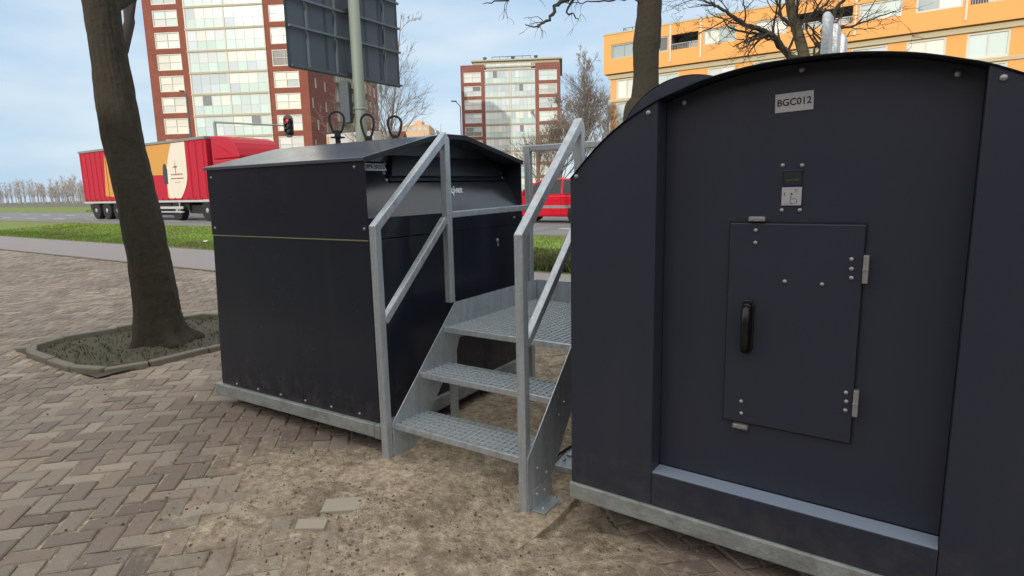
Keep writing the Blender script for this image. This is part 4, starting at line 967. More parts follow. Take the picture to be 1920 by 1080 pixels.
def bay(par, x0, x1, z0, z1, n_, y=-.05, split=.47):
    b = MB()
    for k in range(n_+1):
        x = x0+(x1-x0)*k/n_; b.box((x-.022, y-.02, z0), (x+.022, y+.03, z1))
    zm = z0+(z1-z0)*split; b.box((x0+.03, y-.015, zm-.02), (x1-.03, y+.025, zm+.02)); b.box((x0+.03, y-.016, z1-.05), (x1-.03, y+.026, z1)); b.box((x0+.03, y-.016, z0), (x1-.03, y+.026, z0+.04))
    f = b.build('glazed_balcony', M['alu'], par)
    g = MB(); u0 = rng.choice(GL); l0 = rng.choice(GLlow)
    for k in range(n_):
        a, c = x0+(x1-x0)*k/n_, x0+(x1-x0)*(k+1)/n_
        for lo_, hi_, base, pool in ((z0, zm, l0, GLlow), (zm, z1, u0, GL)):
            cc_ = base if rng.random() < .74 else rng.choice(pool); s = rng.uniform(.92, 1.08); cc_ = tuple(min(.9, q*s) for q in cc_)
            if pool is GL and rng.random() < .04: cc_ = (.16,.17,.19)
            tl_ = rng.uniform(-.006, .006)
            g.add([(a, y+.01+tl_, lo_), (c, y+.01-tl_, lo_), (c, y+.01-tl_, hi_), (a, y+.01+tl_, hi_)], [(0,1,2,3)], 0, cc_)
    g.build('pane', M['glass'], f, attr=True)

# --- near tower (left)
ta = empty('apartment_tower', (-66.77, 52.77, 0), .503, 'near red brick apartment tower with two columns of glazed balconies, behind the truck', 'apartment building')
ST, Z0A = 2.75, 15.17-2.75*5
tops = Z0A+ST*12
ops = []; wins = []
for k in range(-0, 12):
    zs_ = Z0A+ST*k
    for xa_, xb_ in ((-4.66,-1.20),(-20.55,-17.1)): ops.append((xa_, xb_, zs_+.50, zs_+2.56)); wins.append((xa_, xb_, zs_+.50, zs_+2.56))
b = MB()
def ff(u, z, d): return (u, d, z)
wall(b, -5.44, 0, .4, tops+1, [o for o in ops if o[0] > -6], .12, ff)
b.build('front_wall', M['brickA'], ta); b = MB()
wall(b, -21.8, -16.05, .4, tops+1, [o for o in ops if o[0] < -6], .12, ff)
b.add([(-21.8,0,.4),(-21.8,9.5,.4),(-21.8,9.5,tops+1),(-21.8,0,tops+1)], [(0,1,2,3)])
b.build('front_wall', M['brickA'], ta)
for o_ in wins: window(ta, *o_, nx=2, nz=2, fr=.13)
b = MB()
def fs_(u, z, d): return (-d, u, z)
sops = []
for k in range(1, 12):
    zs_ = Z0A+ST*k
    for u in ((2.15, 2.62), (5.35, 5.8)) if k % 2 else ((.9, 1.3), (5.35, 5.8)): sops.append((u[0], u[1], zs_+.75, zs_+2.05))
wall(b, 0, 9.5, .4, tops+1, sops, .10, fs_)
b.build('side_wall', M['brickAside'], ta)
for o_ in sops: window(ta, *o_, nx=1, nz=1, fr=.10, fn=fs_, y=.08)
b = MB(); b.box((-16.04, .35, .4), (-5.45, 9.5, tops)); b.build('core', M['slabedge'], ta)
for k in range(0, 13):
    b = MB(); zs_ = Z0A+ST*k; b.box((-16.2, -.16, zs_-.14), (-5.30, .34, zs_+.10)); b.build('balcony_slab', M['slabedge'], ta)
b = MB()
for x in (-16.05,-10.78,-5.43): b.box((x-.09, -.10, .4), (x+.09, .345, tops-.01))
b.build('balcony_pier', M['cream'], ta)
for k in range(0, 12):
    zs_ = Z0A+ST*k
    bay(ta, -15.93, -10.90, zs_+.12, zs_+ST-.16, 4); bay(ta, -10.66, -5.55, zs_+.12, zs_+ST-.16, 4)
b = MB(); b.box((-21.5, 9.51, .4), (-.9, 21.8, tops-2)); b.build('middle_block', M['cream'], ta)
for k in range(0, 11):
    zs_ = Z0A+ST*k
    b = MB(); b.box((-.9, 9.8, zs_-.1), (.5, 21.5, zs_+.08)); b.build('side_balcony_slab', M['slabedge'], ta)
    for u in (10.2, 13.2, 16.2, 19.0): window(ta, u, u+2.0, zs_+.4, zs_+2.4, nx=2, nz=1, fn=lambda u_, z, d: (-.9-d+.11, u_, z), y=.10, cols=GL+DK, fm='alu')
b = MB(); o3 = []
for k in range(0, 11):
    zs_ = Z0A+ST*k
    for u in (22.8, 25.2, 27.6): o3.append((u, u+1.3, zs_+.6, zs_+2.2))
wall(b, 21.8, 30, .4, tops-1.5, o3, .12, fs_); b.add([(0,21.8,.4),(-21,21.8,.4),(-21,21.8,tops-1.5),(0,21.8,tops-1.5)], [(0,1,2,3)])
b.build('rear_side_wall', M['brickAside'], ta)
for o_ in o3: window(ta, *o_, nx=1, nz=2, fr=.12, fn=fs_, y=.1, cols=CUR+DK)
b = MB(); b.box((-21.8,.0,tops+1.001),(0,9.5,tops+1.2)); b.build('roof', M['roofing'], ta)

# --- far tower (middle)
tb = empty('apartment_tower', (-64.09, 113.54, 0), .503, 'distant red brick apartment tower with glazed balconies and a railing on its roof', 'apartment building')
ST, Z0B = 2.80, 24.17-2.80*8
ZT = 28.15
ops = []
for k in range(0, 9):
    zs_ = Z0B+ST*k
    for xa_, xb_ in ((-19.35,-15.65),(-3.35,.45)): ops.append((xa_, xb_, zs_+.42, zs_+2.5))
b = MB(); wall(b, -20.0, -14.85, .3, ZT, [o for o in ops if o[0] < -6], .12, ff)
b.add([(-20,0,.3),(-20,24,.3),(-20,24,ZT),(-20,0,ZT)], [(0,1,2,3)])
b.build('front_wall', M['brickB'], tb)
b = MB(); wall(b, -4.1, 1.15, .3, ZT, [o for o in ops if o[0] > -6], .12, ff)
b.build('front_wall', M['brickB'], tb)
for o_ in ops: window(tb, *o_, nx=2, nz=2, fr=.16, cols=CUR+DK+GL)
b = MB(); b.add([(1.15,0,.3),(1.15,24,.3),(1.15,24,ZT),(1.15,0,ZT)], [(0,1,2,3)]); b.build('side_wall', M['brickBside'], tb)
b = MB(); b.box((-14.84,.35,.3),(-4.11,23.9,26.9)); b.box((-19.9,.4,ZT-.6),(1.1,23.9,ZT-.3)); b.build('core', M['slabedge'], tb)
for k in range(0, 10):
    b = MB(); zs_ = Z0B+ST*k; b.box((-14.9,-.15,zs_-.17),(-4.05,.34,zs_+.12)); b.build('balcony_slab', M['slabedge'], tb)
b = MB(); b.box((-9.55,-.08,.3),(-9.25,.345,26.85)); b.build('balcony_pier', M['cream'], tb)
for k in range(0, 9):
    zs_ = Z0B+ST*k
    bay(tb, -14.78, -9.6, zs_+.14, zs_+ST-.19, 6, split=.42); bay(tb, -9.2, -4.15, zs_+.14, zs_+ST-.19, 6, split=.42)
ph = MB(); ph.box((-17.4, 1.2, ZT-.3), (1.0, 20, 28.95)); ph.box((-17.8,.7,28.96),(1.6,20.4,29.25)); ph.build('penthouse', M['slabedge'], tb)
bay(tb, -14.6, -5.0, 27.0, 28.4, 9, y=.7, split=.5)
b = MB()
for x in np.linspace(-13.5, -5.2, 6): b.box((x-.04, 3, 29.25), (x+.04, 3.08, 30.35))
b.box((-13.6,3.0,30.2),(-5.0,3.1,30.32)); b.build('roof_railing', M['lampgrey'], tb)
for x in (-15.2, -9.1, -4.1):
    b = MB(); b.lathe([(.3,29.25),(.3,30.1),(.42,30.12),(.4,30.45)], 10, c=(x,4,0)); b.build('roof_vent', M['lampgrey'], tb)

# --- orange block (right), parallel to the road
K = 1.17
def KX(x): return x*K
def KZ(z): return 1.6+(z-1.6)*K
tcb = empty('orange_apartment_block', (0, 44*K, 0), 0, 'long orange rendered apartment block with a projecting upper floor, behind the big tree trunk', 'apartment building')
xl, xr_ = KX(-20.5), 24.
zA, zB = KZ(10.36), KZ(13.2)
wz0, wz1 = KZ(11.42), KZ(12.46)
segs = [(-23.25,-20.9,'w'),(-19.6,-18.0,'w'),(-17.75,-15.5,'b'),(-15.1,-12.5,'w'),(-11.1,-8.75,'w'),(-8.5,-4.4,'b'),(-4.0,-1.4,'w'),(-.6,2.0,'w'),(2.4,5.6,'b'),(6.0,8.6,'w'),(9.6,12.2,'w'),(12.6,16,'b'),(16.5,19.2,'w')]
ops = [(a, c, wz0, wz1) for a, c, t in segs]
b = MB(); wall(b, xl, xr_, zA, zB, [o for o, s_ in zip(ops, segs) if s_[2] == 'w'] , .15, ff) if False else None
b = MB()
wl = [o for o, s_ in zip(ops, segs) if s_[2] == 'w']; bl = [o for o, s_ in zip(ops, segs) if s_[2] == 'b']
wall(b, xl, xr_, zA, zB, wl+bl, .15, ff)
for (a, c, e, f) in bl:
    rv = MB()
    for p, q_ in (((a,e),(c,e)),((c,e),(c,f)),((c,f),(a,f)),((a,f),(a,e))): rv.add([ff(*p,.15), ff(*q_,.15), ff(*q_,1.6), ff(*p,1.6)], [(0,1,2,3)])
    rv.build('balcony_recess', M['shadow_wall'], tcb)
b.add([(xl,0,zA),(xr_,0,zA),(xr_,12,zA),(xl,12,zA)], [(0,1,2,3)]); b.add([(xl,0,zA),(xl,12,zA),(xl,12,zB),(xl,0,zB)], [(0,1,2,3)]); b.add([(xr_,0,zA),(xr_,12,zA),(xr_,12,zB),(xr_,0,zB)], [(0,1,2,3)])
b.build('upper_wall', M['orange'], tcb)
b = MB(); b.box((xl-.05,-.05,zB),(xr_+.05,12,zB+.14)); b.build('roof', M['beige'], tcb)
for o_ in wl: window(tcb, *o_, nx=2, nz=1, fr=.11, cols=[(.36,.44,.44),(.46,.54,.52),(.28,.34,.36),(.52,.56,.52)], fm='alu', y=.15)
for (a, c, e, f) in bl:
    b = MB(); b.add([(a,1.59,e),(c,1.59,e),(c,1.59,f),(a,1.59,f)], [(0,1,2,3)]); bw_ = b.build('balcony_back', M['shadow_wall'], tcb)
    window(bw_, a+.9, c-.1, e+.06, f-.25, nx=2, nz=1, fr=.07, y=1.56, cols=GL, fm='alu') if False else None
    b = MB(); b.box((a,.05,e+.45),(c,.09,e+.5)); [b.box((x-.012,.055,e),(x+.012,.085,e+.45)) for x in np.arange(a+.1, c, .14)]; b.build('balcony_railing', M['alu'], tcb)
    b = MB(); b.box((a+1.0,1.5,e),(c-.3,1.57,f-.35)); b.build('balcony_door', M['alu'], tcb)
for x in (KX(-15.23), KX(-13.06), -4.2, 2.2, 12.4):
    b = MB(); b.box((x-.06,-.07,zA+.3),(x+.06,-.01,zB-.02)); b.build('downpipe', M['cream'], tcb)
# lower part, set back
zc = zA; lowops = []
rows = [(KZ(8.49), KZ(9.97)), (KZ(5.9), KZ(8.25)), (KZ(3.3), KZ(5.6)), (.9, KZ(3.0))]
colsx = [(-22.95,-20.95),(-19.3,-17.2),(-14.75,-12.6)] + [(x, x+2.3) for x in np.arange(-11.2, 22, 3.4)]
for r_ in rows:
    for c_ in colsx: lowops.append((c_[0], c_[1], r_[0], r_[1]))
b = MB(); fl_ = lambda u, z, d: (u, d+.45, z)
wall(b, xl+.5, xr_-.5, .3, zA, lowops, .15, fl_); b.add([(xl+.5,.45,.3),(xl+.5,12,.3),(xl+.5,12,zA),(xl+.5,.45,zA)], [(0,1,2,3)])
b.build('lower_wall', M['orange'], tcb)
for o_ in lowops: window(tcb, *o_, nx=2, nz=2 if o_[3]-o_[2] > 2 else 1, fr=.14, cols=GL+CUR, fm='cream', fn=fl_, y=.12)
b = MB(); b.box((xl+.3,.30,zA-.42),(xr_-.3,.449,zA-.05)); b.box((xl+.35,.34,KZ(8.25)+.02),(xr_-.3,.448,KZ(8.49)-.02)); b.box((xl+.35,.34,KZ(5.6)+.02),(xr_-.3,.448,KZ(5.9)-.02)); b.build('beige_band', M['beige'], tcb)
b = MB()
xa_, xb_ = KX(-19.6), KX(-17.4)
for x in np.linspace(xa_, xb_, 4):
    for y in (2., 4.5): b.box((x-.03,y-.03,zB+.1),(x+.03,y+.03,zB+.9))
for y in (2.,4.5):
    for z in (zB+.5, zB+.88): b.box((xa_,y-.02,z-.02),(xb_,y+.02,z+.02))
for x in (xa_, xb_): b.box((x-.025,2,zB+.86),(x+.025,4.5,zB+.9))
b.build('roof_railing', M['lampgrey'], tcb)

# --- unseen long block added behind the viewer to throw the shade the containers stand in
tdb = empty('shade_block', (-4, -34, 0), 0, 'unseen long brick block added behind the camera to shade the pavement', 'apartment building')
b = MB(); HB = 11.0; wo_ = [(x, x+1.8, z, z+1.6) for x in np.arange(-64, 62, 6.) for z in (1., 4., 7.)]
def fbk(u, z, d): return (u, 10-d, z)
wall(b, -68, 66, 0, HB, wo_, .15, fbk); b.add([(-68,0,0),(66,0,0),(66,0,HB),(-68,0,HB)], [(0,1,2,3)]); b.add([(-68,0,0),(-68,10,0),(-68,10,HB),(-68,0,HB)], [(0,1,2,3)]); b.add([(66,0,0),(66,10,0),(66,10,HB),(66,0,HB)], [(0,1,2,3)])
b.build('wall', M['brickB'], tdb)
b = MB(); b.box((-68.1,-.1,HB+.001),(66.1,10.1,HB+.3)); b.build('roof', M['roofing'], tdb)
for o_ in wo_: window(tdb, *o_, nx=2, nz=1, fr=.1, fn=fbk, y=.12, cols=GL)

# --- far peach building and red roof on the horizon
P = at(783, 246, 190)
fb_ = empty('far_building', (P.x, P.y, 0), YAW, 'pale peach building far away on the horizon above the paper bank roof', 'building')
b = MB(); b.box((-5.8,0,0),(3.6,14,P.z+1.9)); b.box((-1.5,2,P.z+1.9),(1.2,8,P.z+3.4)); b.build('wall', M['farwall'], fb_)
for k in range(5):
    for z in (P.z+.2, P.z-2.6, P.z-5.4): window(fb_, -5.2+k*1.75, -4.0+k*1.75, z, z+1.1, nx=1, nz=1, fr=.08, y=-.02, cols=GL)
P = at(722, 256, 120)
fr_ = empty('red_roof_house', (P.x, P.y, 0), YAW, 'low house with red roof seen far off between the lifting loops', 'house')
b = MB(); b.box((-4,0,0),(3,7,P.z-.6)); b.build('wall', M['cream'], fr_)
b = MB(); b.prism([(-.4,P.z-.6),(7.4,P.z-.6),(3.5,P.z+1.3)], 'x', -4.4, 3.4); b.build('roof', M['brickA'], fr_)

# ================================================================ truck
TY = 15.5
tk = empty('truck', (-27.10, TY, .5), 0, 'red articulated truck with printed curtain-sided trailer driving right on the road', 'truck')
# trailer, local x to the left negative, near side at y=0
b = MB(); b.box((-13.6, .02, 1.02), (-.12, 2.5, 3.86)); box_ = b.build('trailer_box', M['curtain'], tk, bevel=.02)
b = MB(); b.box((-13.62,-.03,3.78),(-.10,2.53,3.90)); b.build('top_rail', M['toprail'], box_, bevel=.01)
# white lens-shaped print, orange field, dark figure, red cross mark and lines
def lens(xc_, w_, z0_, z1_, bend): return None
b = MB(); ptsL = []; ptsR = []
for k in range(13):
    t = k/12; z = 1.10+t*2.66
    ptsL.append((-3.72+.62*(t-.35)**2*2.2 - .28*(1-t), z)); ptsR.append((-1.98 - .75*max(0,(.45-t)/.45)**2 + .06*t, z))
b.prism(ptsL + ptsR[::-1], 'y', .006, .019); wp = b.build('white_print', M['truckwhite'], box_)
b = MB(); b.prism([(-6.6,2.3),(-3.75,2.25)] + [(x-.01, z) for x, z in ptsL if z > 2.3] + [(-6.2,3.76)], 'y', .008, .019); b.prism([(-3.98,1.12),(-3.78,1.12),(-3.72,1.9),(-3.9,1.9)], 'y', .008, .019); b.prism([(-10.8,1.3),(-8.8,1.2),(-8.2,3.2),(-10.4,3.6)], 'y', .008, .019); b.build('orange_print', M['truckorange'], box_)
b = MB(); b.prism([(-4.15,1.8),(-3.80,1.8),(-3.76,2.5),(-3.86,2.75),(-4.02,2.82),(-4.15,2.7),(-4.22,2.3)], 'y', .003, .0075); b.build('dark_print', M['truckdark'], box_)
b = MB(); zc_ = 2.62; xc_ = -2.98
b.prism([(xc_-.022,zc_-.35),(xc_+.022,zc_-.35),(xc_+.03,zc_+.05),(xc_,zc_+.36),(xc_-.03,zc_+.05)], 'y', .002, .0055); b.prism([(xc_-.17,zc_+.02),(xc_+.17,zc_+.04),(xc_+.17,zc_-.03),(xc_-.17,zc_-.05)], 'y', .0015, .0018); b.build('cross_print', M['truckbrown'], wp)
b = MB(); r3 = random.Random(3)
for zz_, h_, xa_, xb_ in ((2.22,.07,-3.42,-2.36),(2.03,.06,-3.48,-2.30),(1.86,.03,-3.15,-2.62)):
    x = xa_
    while x < xb_:
        l = r3.uniform(.03, .09); b.prism([(x,zz_),(x+l,zz_),(x+l,zz_+h_),(x,zz_+h_)], 'y', .002, .0055); x += l+r3.uniform(.015,.04)
b.build('print_lines', M['truckbrown'], wp)
for x in [q for q in np.arange(-13.4, -.3, .62) if not -7 < q < -1.9]:
    b = MB(); b.box((x-.008,-.012,1.05),(x+.008,.004,3.74)); b.build('curtain_strap', M['curtain'], box_)
b = MB(); b.box((-13.6,-.02,.90),(-.12,.10,1.0)); b.build('side_rail', M['sidegrey'], tk, bevel=.005)
b = MB(); b.box((-9.2,-.03,.58),(-2.6,.03,.70)); b.box((-9.2,-.03,.40),(-2.6,.03,.46)); [b.box((x,.0,.36),(x+.06,.06,.9)) for x in (-9.,-6.,-3.)]; b.build('side_guard', M['sidegrey'], tk)
b = MB(); b.box((-13.5,.6,.72),(.3,1.9,.9)); b.box((-7.6,.15,.25),(-4.0,1.,.85)); b.box((-2.6,.3,.35),(-1.2,1.6,.75)); b.box((-13.4,.2,.5),(-2.4,.5,.85)); b.build('chassis', M['chassis'], tk)
for x in np.arange(-13.2,-.3,.62):
    b = MB(); b.box((x,-.018,.93),(x+.03,.0,1.14)); b.build('curtain_buckle', M['truckdark'], box_)
def wheel(par, x, y, z, r, w_, nm='wheel'):
    b = MB(); b.lathe([(r*.62,0),(r*.93,0),(r,.03),(r,w_-.03),(r*.93,w_),(r*.62,w_)], 28, axis='y'); o = b.build(nm, M['tyre'], par, loc=(x, y, z))
    b = MB(); b.lathe([(.05,-.01),(r*.22,-.005),(r*.30,.03),(r*.55,.04),(r*.61,.0),(r*.63,.005),(r*.63,.1)], 24, axis='y'); b.build('rim', M['rim'], o, smooth=False)
    return o
for x in (-12.3,-10.95,-9.65,-3.3,-.55): wheel(tk, x, .03, .5, .5, .36)
wheel(tk, 1.75, .08, .5, .5, .32)
# cab
b = MB()
side = [(.25,.42),(2.3,.42),(2.46,.7),(2.50,1.5),(2.42,2.3),(2.3,2.80),(.32,2.80)]
b.prism([(x,z) for x,z in side], 'y', .03, 2.45); cab = b.build('cab', M['truckred'], tk, bevel=.05)
b = MB(); b.prism([(.12,2.0),(.36,2.0),(.36,2.81),(2.30,2.81),(2.28,2.95),(2.12,3.25),(1.92,3.50),(1.68,3.68),(1.35,3.79),(.62,3.86),(.12,3.88)], 'y', .12, 2.36); b.build('roof_fairing', M['truckred'], cab, bevel=.06)
b = MB(); b.prism([(.30,2.86),(.42,3.5),(.8,3.42),(1.4,3.12),(2.1,2.86)], 'y', .09, .119); b.build('side_deflector', M['curtain'], cab)
b = MB(); b.prism([(1.4,1.75),(2.5,1.75),(2.38,2.5),(1.5,2.5)], 'y', .018, .032); b.build('side_window', M['carglass'], cab)
b = MB(); b.box((1.6,.018,.9),(1.62,.026,2.6)); b.box((3.9,.018,.9),(3.92,.026,2.7)); b.box((1.65,.0,.62),(3.95,.026,.66))
b = MB(); b.add([(2.505,.18,1.62),(2.505,2.3,1.62),(2.435,2.3,2.3),(2.435,.18,2.3)], [(0,1,2,3)]); b.build('windscreen', M['carglass'], cab)
b = MB(); b.box((2.4,-.22,1.75),(2.53,.0,2.35)); b.build('mirror', M['chassis'], cab, bevel=.03)
b = MB(); b.box((.5,.0,.55),(1.1,.5,.9)); b.build('fuel_tank', M['sidegrey'], tk, bevel=.05)
b = MB(); b.box((1.2,.02,.9),(1.215,.026,2.6)); b.build('door_seam', M['chassis'], cab)

# ================================================================ car
car = empty('parked_car', (-12.42, 17.55, .5), 0, 'red compact car with grey side strip seen between the steps and the arched container', 'car')
L_c, W_c = 4.05, 1.7
def sect(y, inset, roof_in):
    return y
b = MB()
lower = [(0,.34),(.08,.26),(.45,.22),(3.6,.22),(3.98,.28),(4.05,.45),(4.03,.80),(3.95,.94),(1.05,.95),(.35,.84),(.06,.68),(.0,.5)]
b.prism(lower, 'y', 0, W_c); body = b.build('body', M['carred'], car, bevel=.06)
b = MB(); cab_p = [(.98,.94),(1.55,1.36),(1.85,1.46),(2.5,1.50),(3.4,1.46),(3.72,1.34),(3.95,.94)]
vsl = [(x, .05 + (z-.94)*.22, z) for x, z in cab_p]; vsr = [(x, W_c-.05-(z-.94)*.22, z) for x, z in cab_p]; nn_ = len(cab_p)
b.add(vsl+vsr, [tuple(range(nn_)), tuple(range(nn_,2*nn_))[::-1]] + [(i,(i+1)%nn_,(i+1)%nn_+nn_,i+nn_) for i in range(nn_)]); cabn = b.build('cabin', M['carred'], car, bevel=.03)
def sg_(pp): 
    q_ = MB(); q_.add([(x, .05+(z-.94)*.22-.006, z) for x, z in pp], [tuple(range(len(pp)))]); return q_
sg_([(1.22,.98),(1.68,1.36),(1.93,1.42),(1.93,.98)]).build('side_window', M['carglass'], cabn)
sg_([(1.99,.98),(1.99,1.43),(2.52,1.45),(2.66,1.44),(2.66,.98)]).build('side_window', M['carglass'], cabn)
sg_([(2.74,.98),(2.74,1.44),(3.35,1.41),(3.58,1.31),(3.74,.98)]).build('side_window', M['carglass'], cabn)
b = MB(); k_ = .06
b.add([(1.03,.12,1.0),(1.03,W_c-.12,1.0),(1.50,W_c-.2,1.345),(1.50,.2,1.345)], [(0,1,2,3)]); o = b.build('windscreen', M['carglass'], cabn); o.location = (-.035,0,.02)
b = MB(); b.box((.05,-.012,.50),(4.0,.006,.60)); b.build('side_strip', M['cargrey'], car, bevel=.004)
b = MB(); b.box((.9,-.004,.26),(.905,0,.93)) ; b.box((2.70,-.004,.26),(2.708,0,.93)); b.box((1.30,-.004,.26),(1.308,0,.93)); b.build('door_seam', M['chassis'], car)
b = MB(); b.box((2.42,-.025,.76),(2.60,.0,.79)); b.build('door_handle', M['carred'], car)
b = MB(); b.box((1.18,-.14,.98),(1.30,.03,1.10)); b.build('mirror', M['carred'], car, bevel=.02)
b = MB(); b.prism([(.03,.6),(.30,.66),(.34,.78),(.10,.72)], 'y', -.008, .004); b.build('headlight', M['plate'], car)
for x in (.78, 3.30):
    b = MB(); b.lathe([(.01,-.004),(.355,-.004),(.355,.02)], 28, c=(x,0,.30), axis='y'); b.build('wheel_arch', M['chassis'], car)
    wheel(car, x, -.03, .30, .31, .2)
    wheel(car, x, W_c-.2, .30, .30, .2)

# far van seen over the paper bank
P = at(640, 252, 42)
vn = empty('white_van', (P.x-1.6, P.y, .5), .1, 'light box van with yellow marker, half hidden behind the paper bank roof', 'van')
b = MB(); b.prism([(0,.4),(5.2,.4),(5.2,1.2),(4.7,1.9),(4.2,P.z-.4),(0,P.z-.4)], 'y', 0, 2.); bd = b.build('body', M['vanwhite'], vn, bevel=.06)
b = MB(); b.prism([(4.25,1.5),(4.85,1.45),(4.45,2.2),(4.2,2.2)], 'y', -.012, .004); b.build('side_window', M['carglass'], vn)
b = MB(); b.box((.1,-.02,1.2),(.25,.0,P.z-.55)); b.build('yellow_marker', M['truckorange'], vn)
for x in (1., 4.2): wheel(vn, x, -.01, .35, .35, .2)

# litter on the lawn
b = MB(); P = Vector((-16.56, 9.155, float(prof(9.155))+.07))
b.add([(-.14,0,0),(-.02,.05,.03),(.12,.02,.05),(.14,-.06,.01),(0,-.05,.0),(-.05,-.02,.04)], [(0,5,1),(1,5,2),(2,5,4),(2,4,3),(0,4,5)])
o = b.build('litter', M['paper']); o.location = P; tag(o, 'crumpled white paper lying on the grass beside the road', 'litter')

# ================================================================ bare trees
def grow(b, p, d, L, r, lvl, r_, maxl, nseg=5, curl=.22, up=.05, spread=.65, nch=(3,5), minr=.003, lens=.62, droop=0.):
    pts = [Vector(p)]; rad = [r]; d = Vector(d).normalized(); cur = Vector(p); kids = []
    rend = r*(.45 if lvl < maxl else .35)
    for i in range(nseg):
        d = (d + Vector((r_.gauss(0,curl), r_.gauss(0,curl), r_.gauss(0,curl*.8)+up-droop*lvl))).normalized()
        cur = cur + d*(L/nseg); pts.append(cur.copy()); t = (i+1)/nseg; rad.append(max(minr*.6, r+(rend-r)*t)); kids.append((cur.copy(), d.copy(), rad[-1], t))
    b.tube(pts, rad, 7 if r > .03 else (5 if r > .01 else 3), cap=False)
    if lvl >= maxl: return
    n_ = r_.randint(*nch)
    for k in range(n_):
        i = r_.randint(max(0, nseg//3), nseg-1); q, dd, rr, t = kids[i]
        ax = dd.cross(Vector((r_.gauss(0,1), r_.gauss(0,1), r_.gauss(0,1)))).normalized()
        nd_ = (dd*math.cos(spread*r_.uniform(.6,1.3)) + ax*math.sin(spread*r_.uniform(.6,1.3))).normalized()
        grow(b, q, nd_, L*lens*r_.uniform(.7,1.2), max(minr, rr*r_.uniform(.5,.75)), lvl+1, r_, maxl, nseg=max(3,nseg-1), curl=curl*1.1, up=up, spread=spread, nch=nch, minr=minr, lens=lens, droop=droop)
def trunk(b, pts, rad, n=20, seed=1, bump=.06):
    r_ = random.Random(seed); b2 = MB(); 
    P3 = cr3(pts, 6); R3 = np.interp(np.linspace(0, len(rad)-1, len(P3)), range(len(rad)), rad)
    b.tube(P3, list(R3), n)
    out = []
    for i, v in enumerate(b.v): out.append(v)
def cr3(p, n=5):
    p = [Vector(x) for x in p]; out = []
    for i in range(len(p)-1):
        a = p[max(i-1,0)]; q = p[i]; c = p[i+1]; d = p[min(i+2,len(p)-1)]
        for k in range(n):
            t = k/n; out.append(.5*((2*q)+(c-a)*t+(2*a-5*q+4*c-d)*t*t+(-a+3*q-3*c+d)*t**3))
    out.append(p[-1]); return out
def bark(o, amt, rings, n):
    me = o.data; co = np.empty(len(me.vertices)*3); me.vertices.foreach_get('co', co); co = co.reshape(-1,3)
    nrm = np.empty(len(me.vertices)*3); me.vertices.foreach_get('normal', nrm); nrm = nrm.reshape(-1,3)
    th = np.tile(np.arange(n)/n, rings)[:len(co)]; u = np.where(th < .5, th, 1-th)*2
    z = co[:,2]
    r1 = np.abs(fbm(u*14, z*1.6, 1., 201, 4)-.5)*2; r2 = fbm(u*30, z*7, 1., 207, 3)-.5; r3 = fbm(u*3, z*1.2, 1., 211, 3)-.5
    fl = np.clip(1-z/.35, 0, 1)**2*np.maximum(0, np.sin(th*2*np.pi*5+1))*.10
    co += nrm*(amt*(r1*1.1-.4) + amt*.5*r2 + .05*r3 + fl)[:,None]; me.vertices.foreach_set('co', co.ravel()); me.update()
def rough(o, amt=.012, sc=6.):
    me = o.data; co = np.empty(len(me.vertices)*3); me.vertices.foreach_get('co', co); co = co.reshape(-1,3)
    nrm = np.empty(len(me.vertices)*3); me.vertices.foreach_get('normal', nrm); nrm = nrm.reshape(-1,3)
    h = (fbm(co[:,0]*sc+co[:,1]*sc*1.3, co[:,2]*sc*.5, 1., 77, 4)-.5)*2*amt
    co += nrm*h[:,None]; me.vertices.foreach_set('co', co.ravel()); me.update()

# tree in the pit (left)
t1 = empty('tree', (-6.93, 3.22, -.02), 0, 'street tree with leaning mossy trunk in the kerbed pit at the left', 'tree', 'bare street trees')
b = MB(); pp = [(0.03,0.02,-.05),(0,0,.12),(-.03,0,.5),(-.12,-.02,1.4),(-.30,-.04,2.6),(-.42,-.02,4.0),(-.5,.05,5.2)]
b.tube(cr3(pp,26), list(np.interp(np.linspace(0,6,157), range(7), [.34,.27,.225,.20,.185,.17,.13])), 96); o = b.build('trunk', M['bark'], t1, smooth=True); bark(o, .024, 157, 96)
b = MB(); r_ = random.Random(21)
for k, (d, z) in enumerate((((-.9,.3,.9),3.0),((.2,1.,.9),3.6),((.3,-1,.9),3.9),((-.5,-.7,1.1),4.4),((.6,.2,1.2),4.7),((-.3,.5,1.5),5.1),((0,0,1),5.1))):
    grow(b, (-.35-.03*z, 0, z), d, 2.6, .075, 1, r_, 4, nch=(3,5))
b.build('crown', M['twig'], t1, smooth=True)

# big tree behind the right container
t2 = empty('tree', (-3.85, 9.55, .32), 0, 'thick dark tree trunk on the lawn rising behind the arched container', 'tree', 'bare street trees')
O2 = Vector((-3.85, 9.55, .32))
def rel(px, py, dep, O): return tuple(at(px, py, dep)-O)
b = MB(); d2 = 9.9
pp = [(0,0,-.05), tuple(Vector(rel(1196,230,d2,O2))*Vector((1,1,1))), rel(1206,205,d2,O2), rel(1211,150,d2,O2), rel(1211,100,d2,O2), rel(1213,75,d2,O2), rel(1218,10,d2,O2), rel(1224,-120,d2,O2), rel(1232,-330,d2,O2)]
pp[0] = (pp[1][0]+.03, pp[1][1], -.05)
b.tube(cr3(pp,18), list(np.interp(np.linspace(0,8,145), range(9), [.30,.225,.215,.205,.205,.215,.19,.17,.12])), 80); o = b.build('trunk', M['bark'], t2, smooth=True); bark(o, .02, 145, 80)
b = MB(); r_ = random.Random(5)
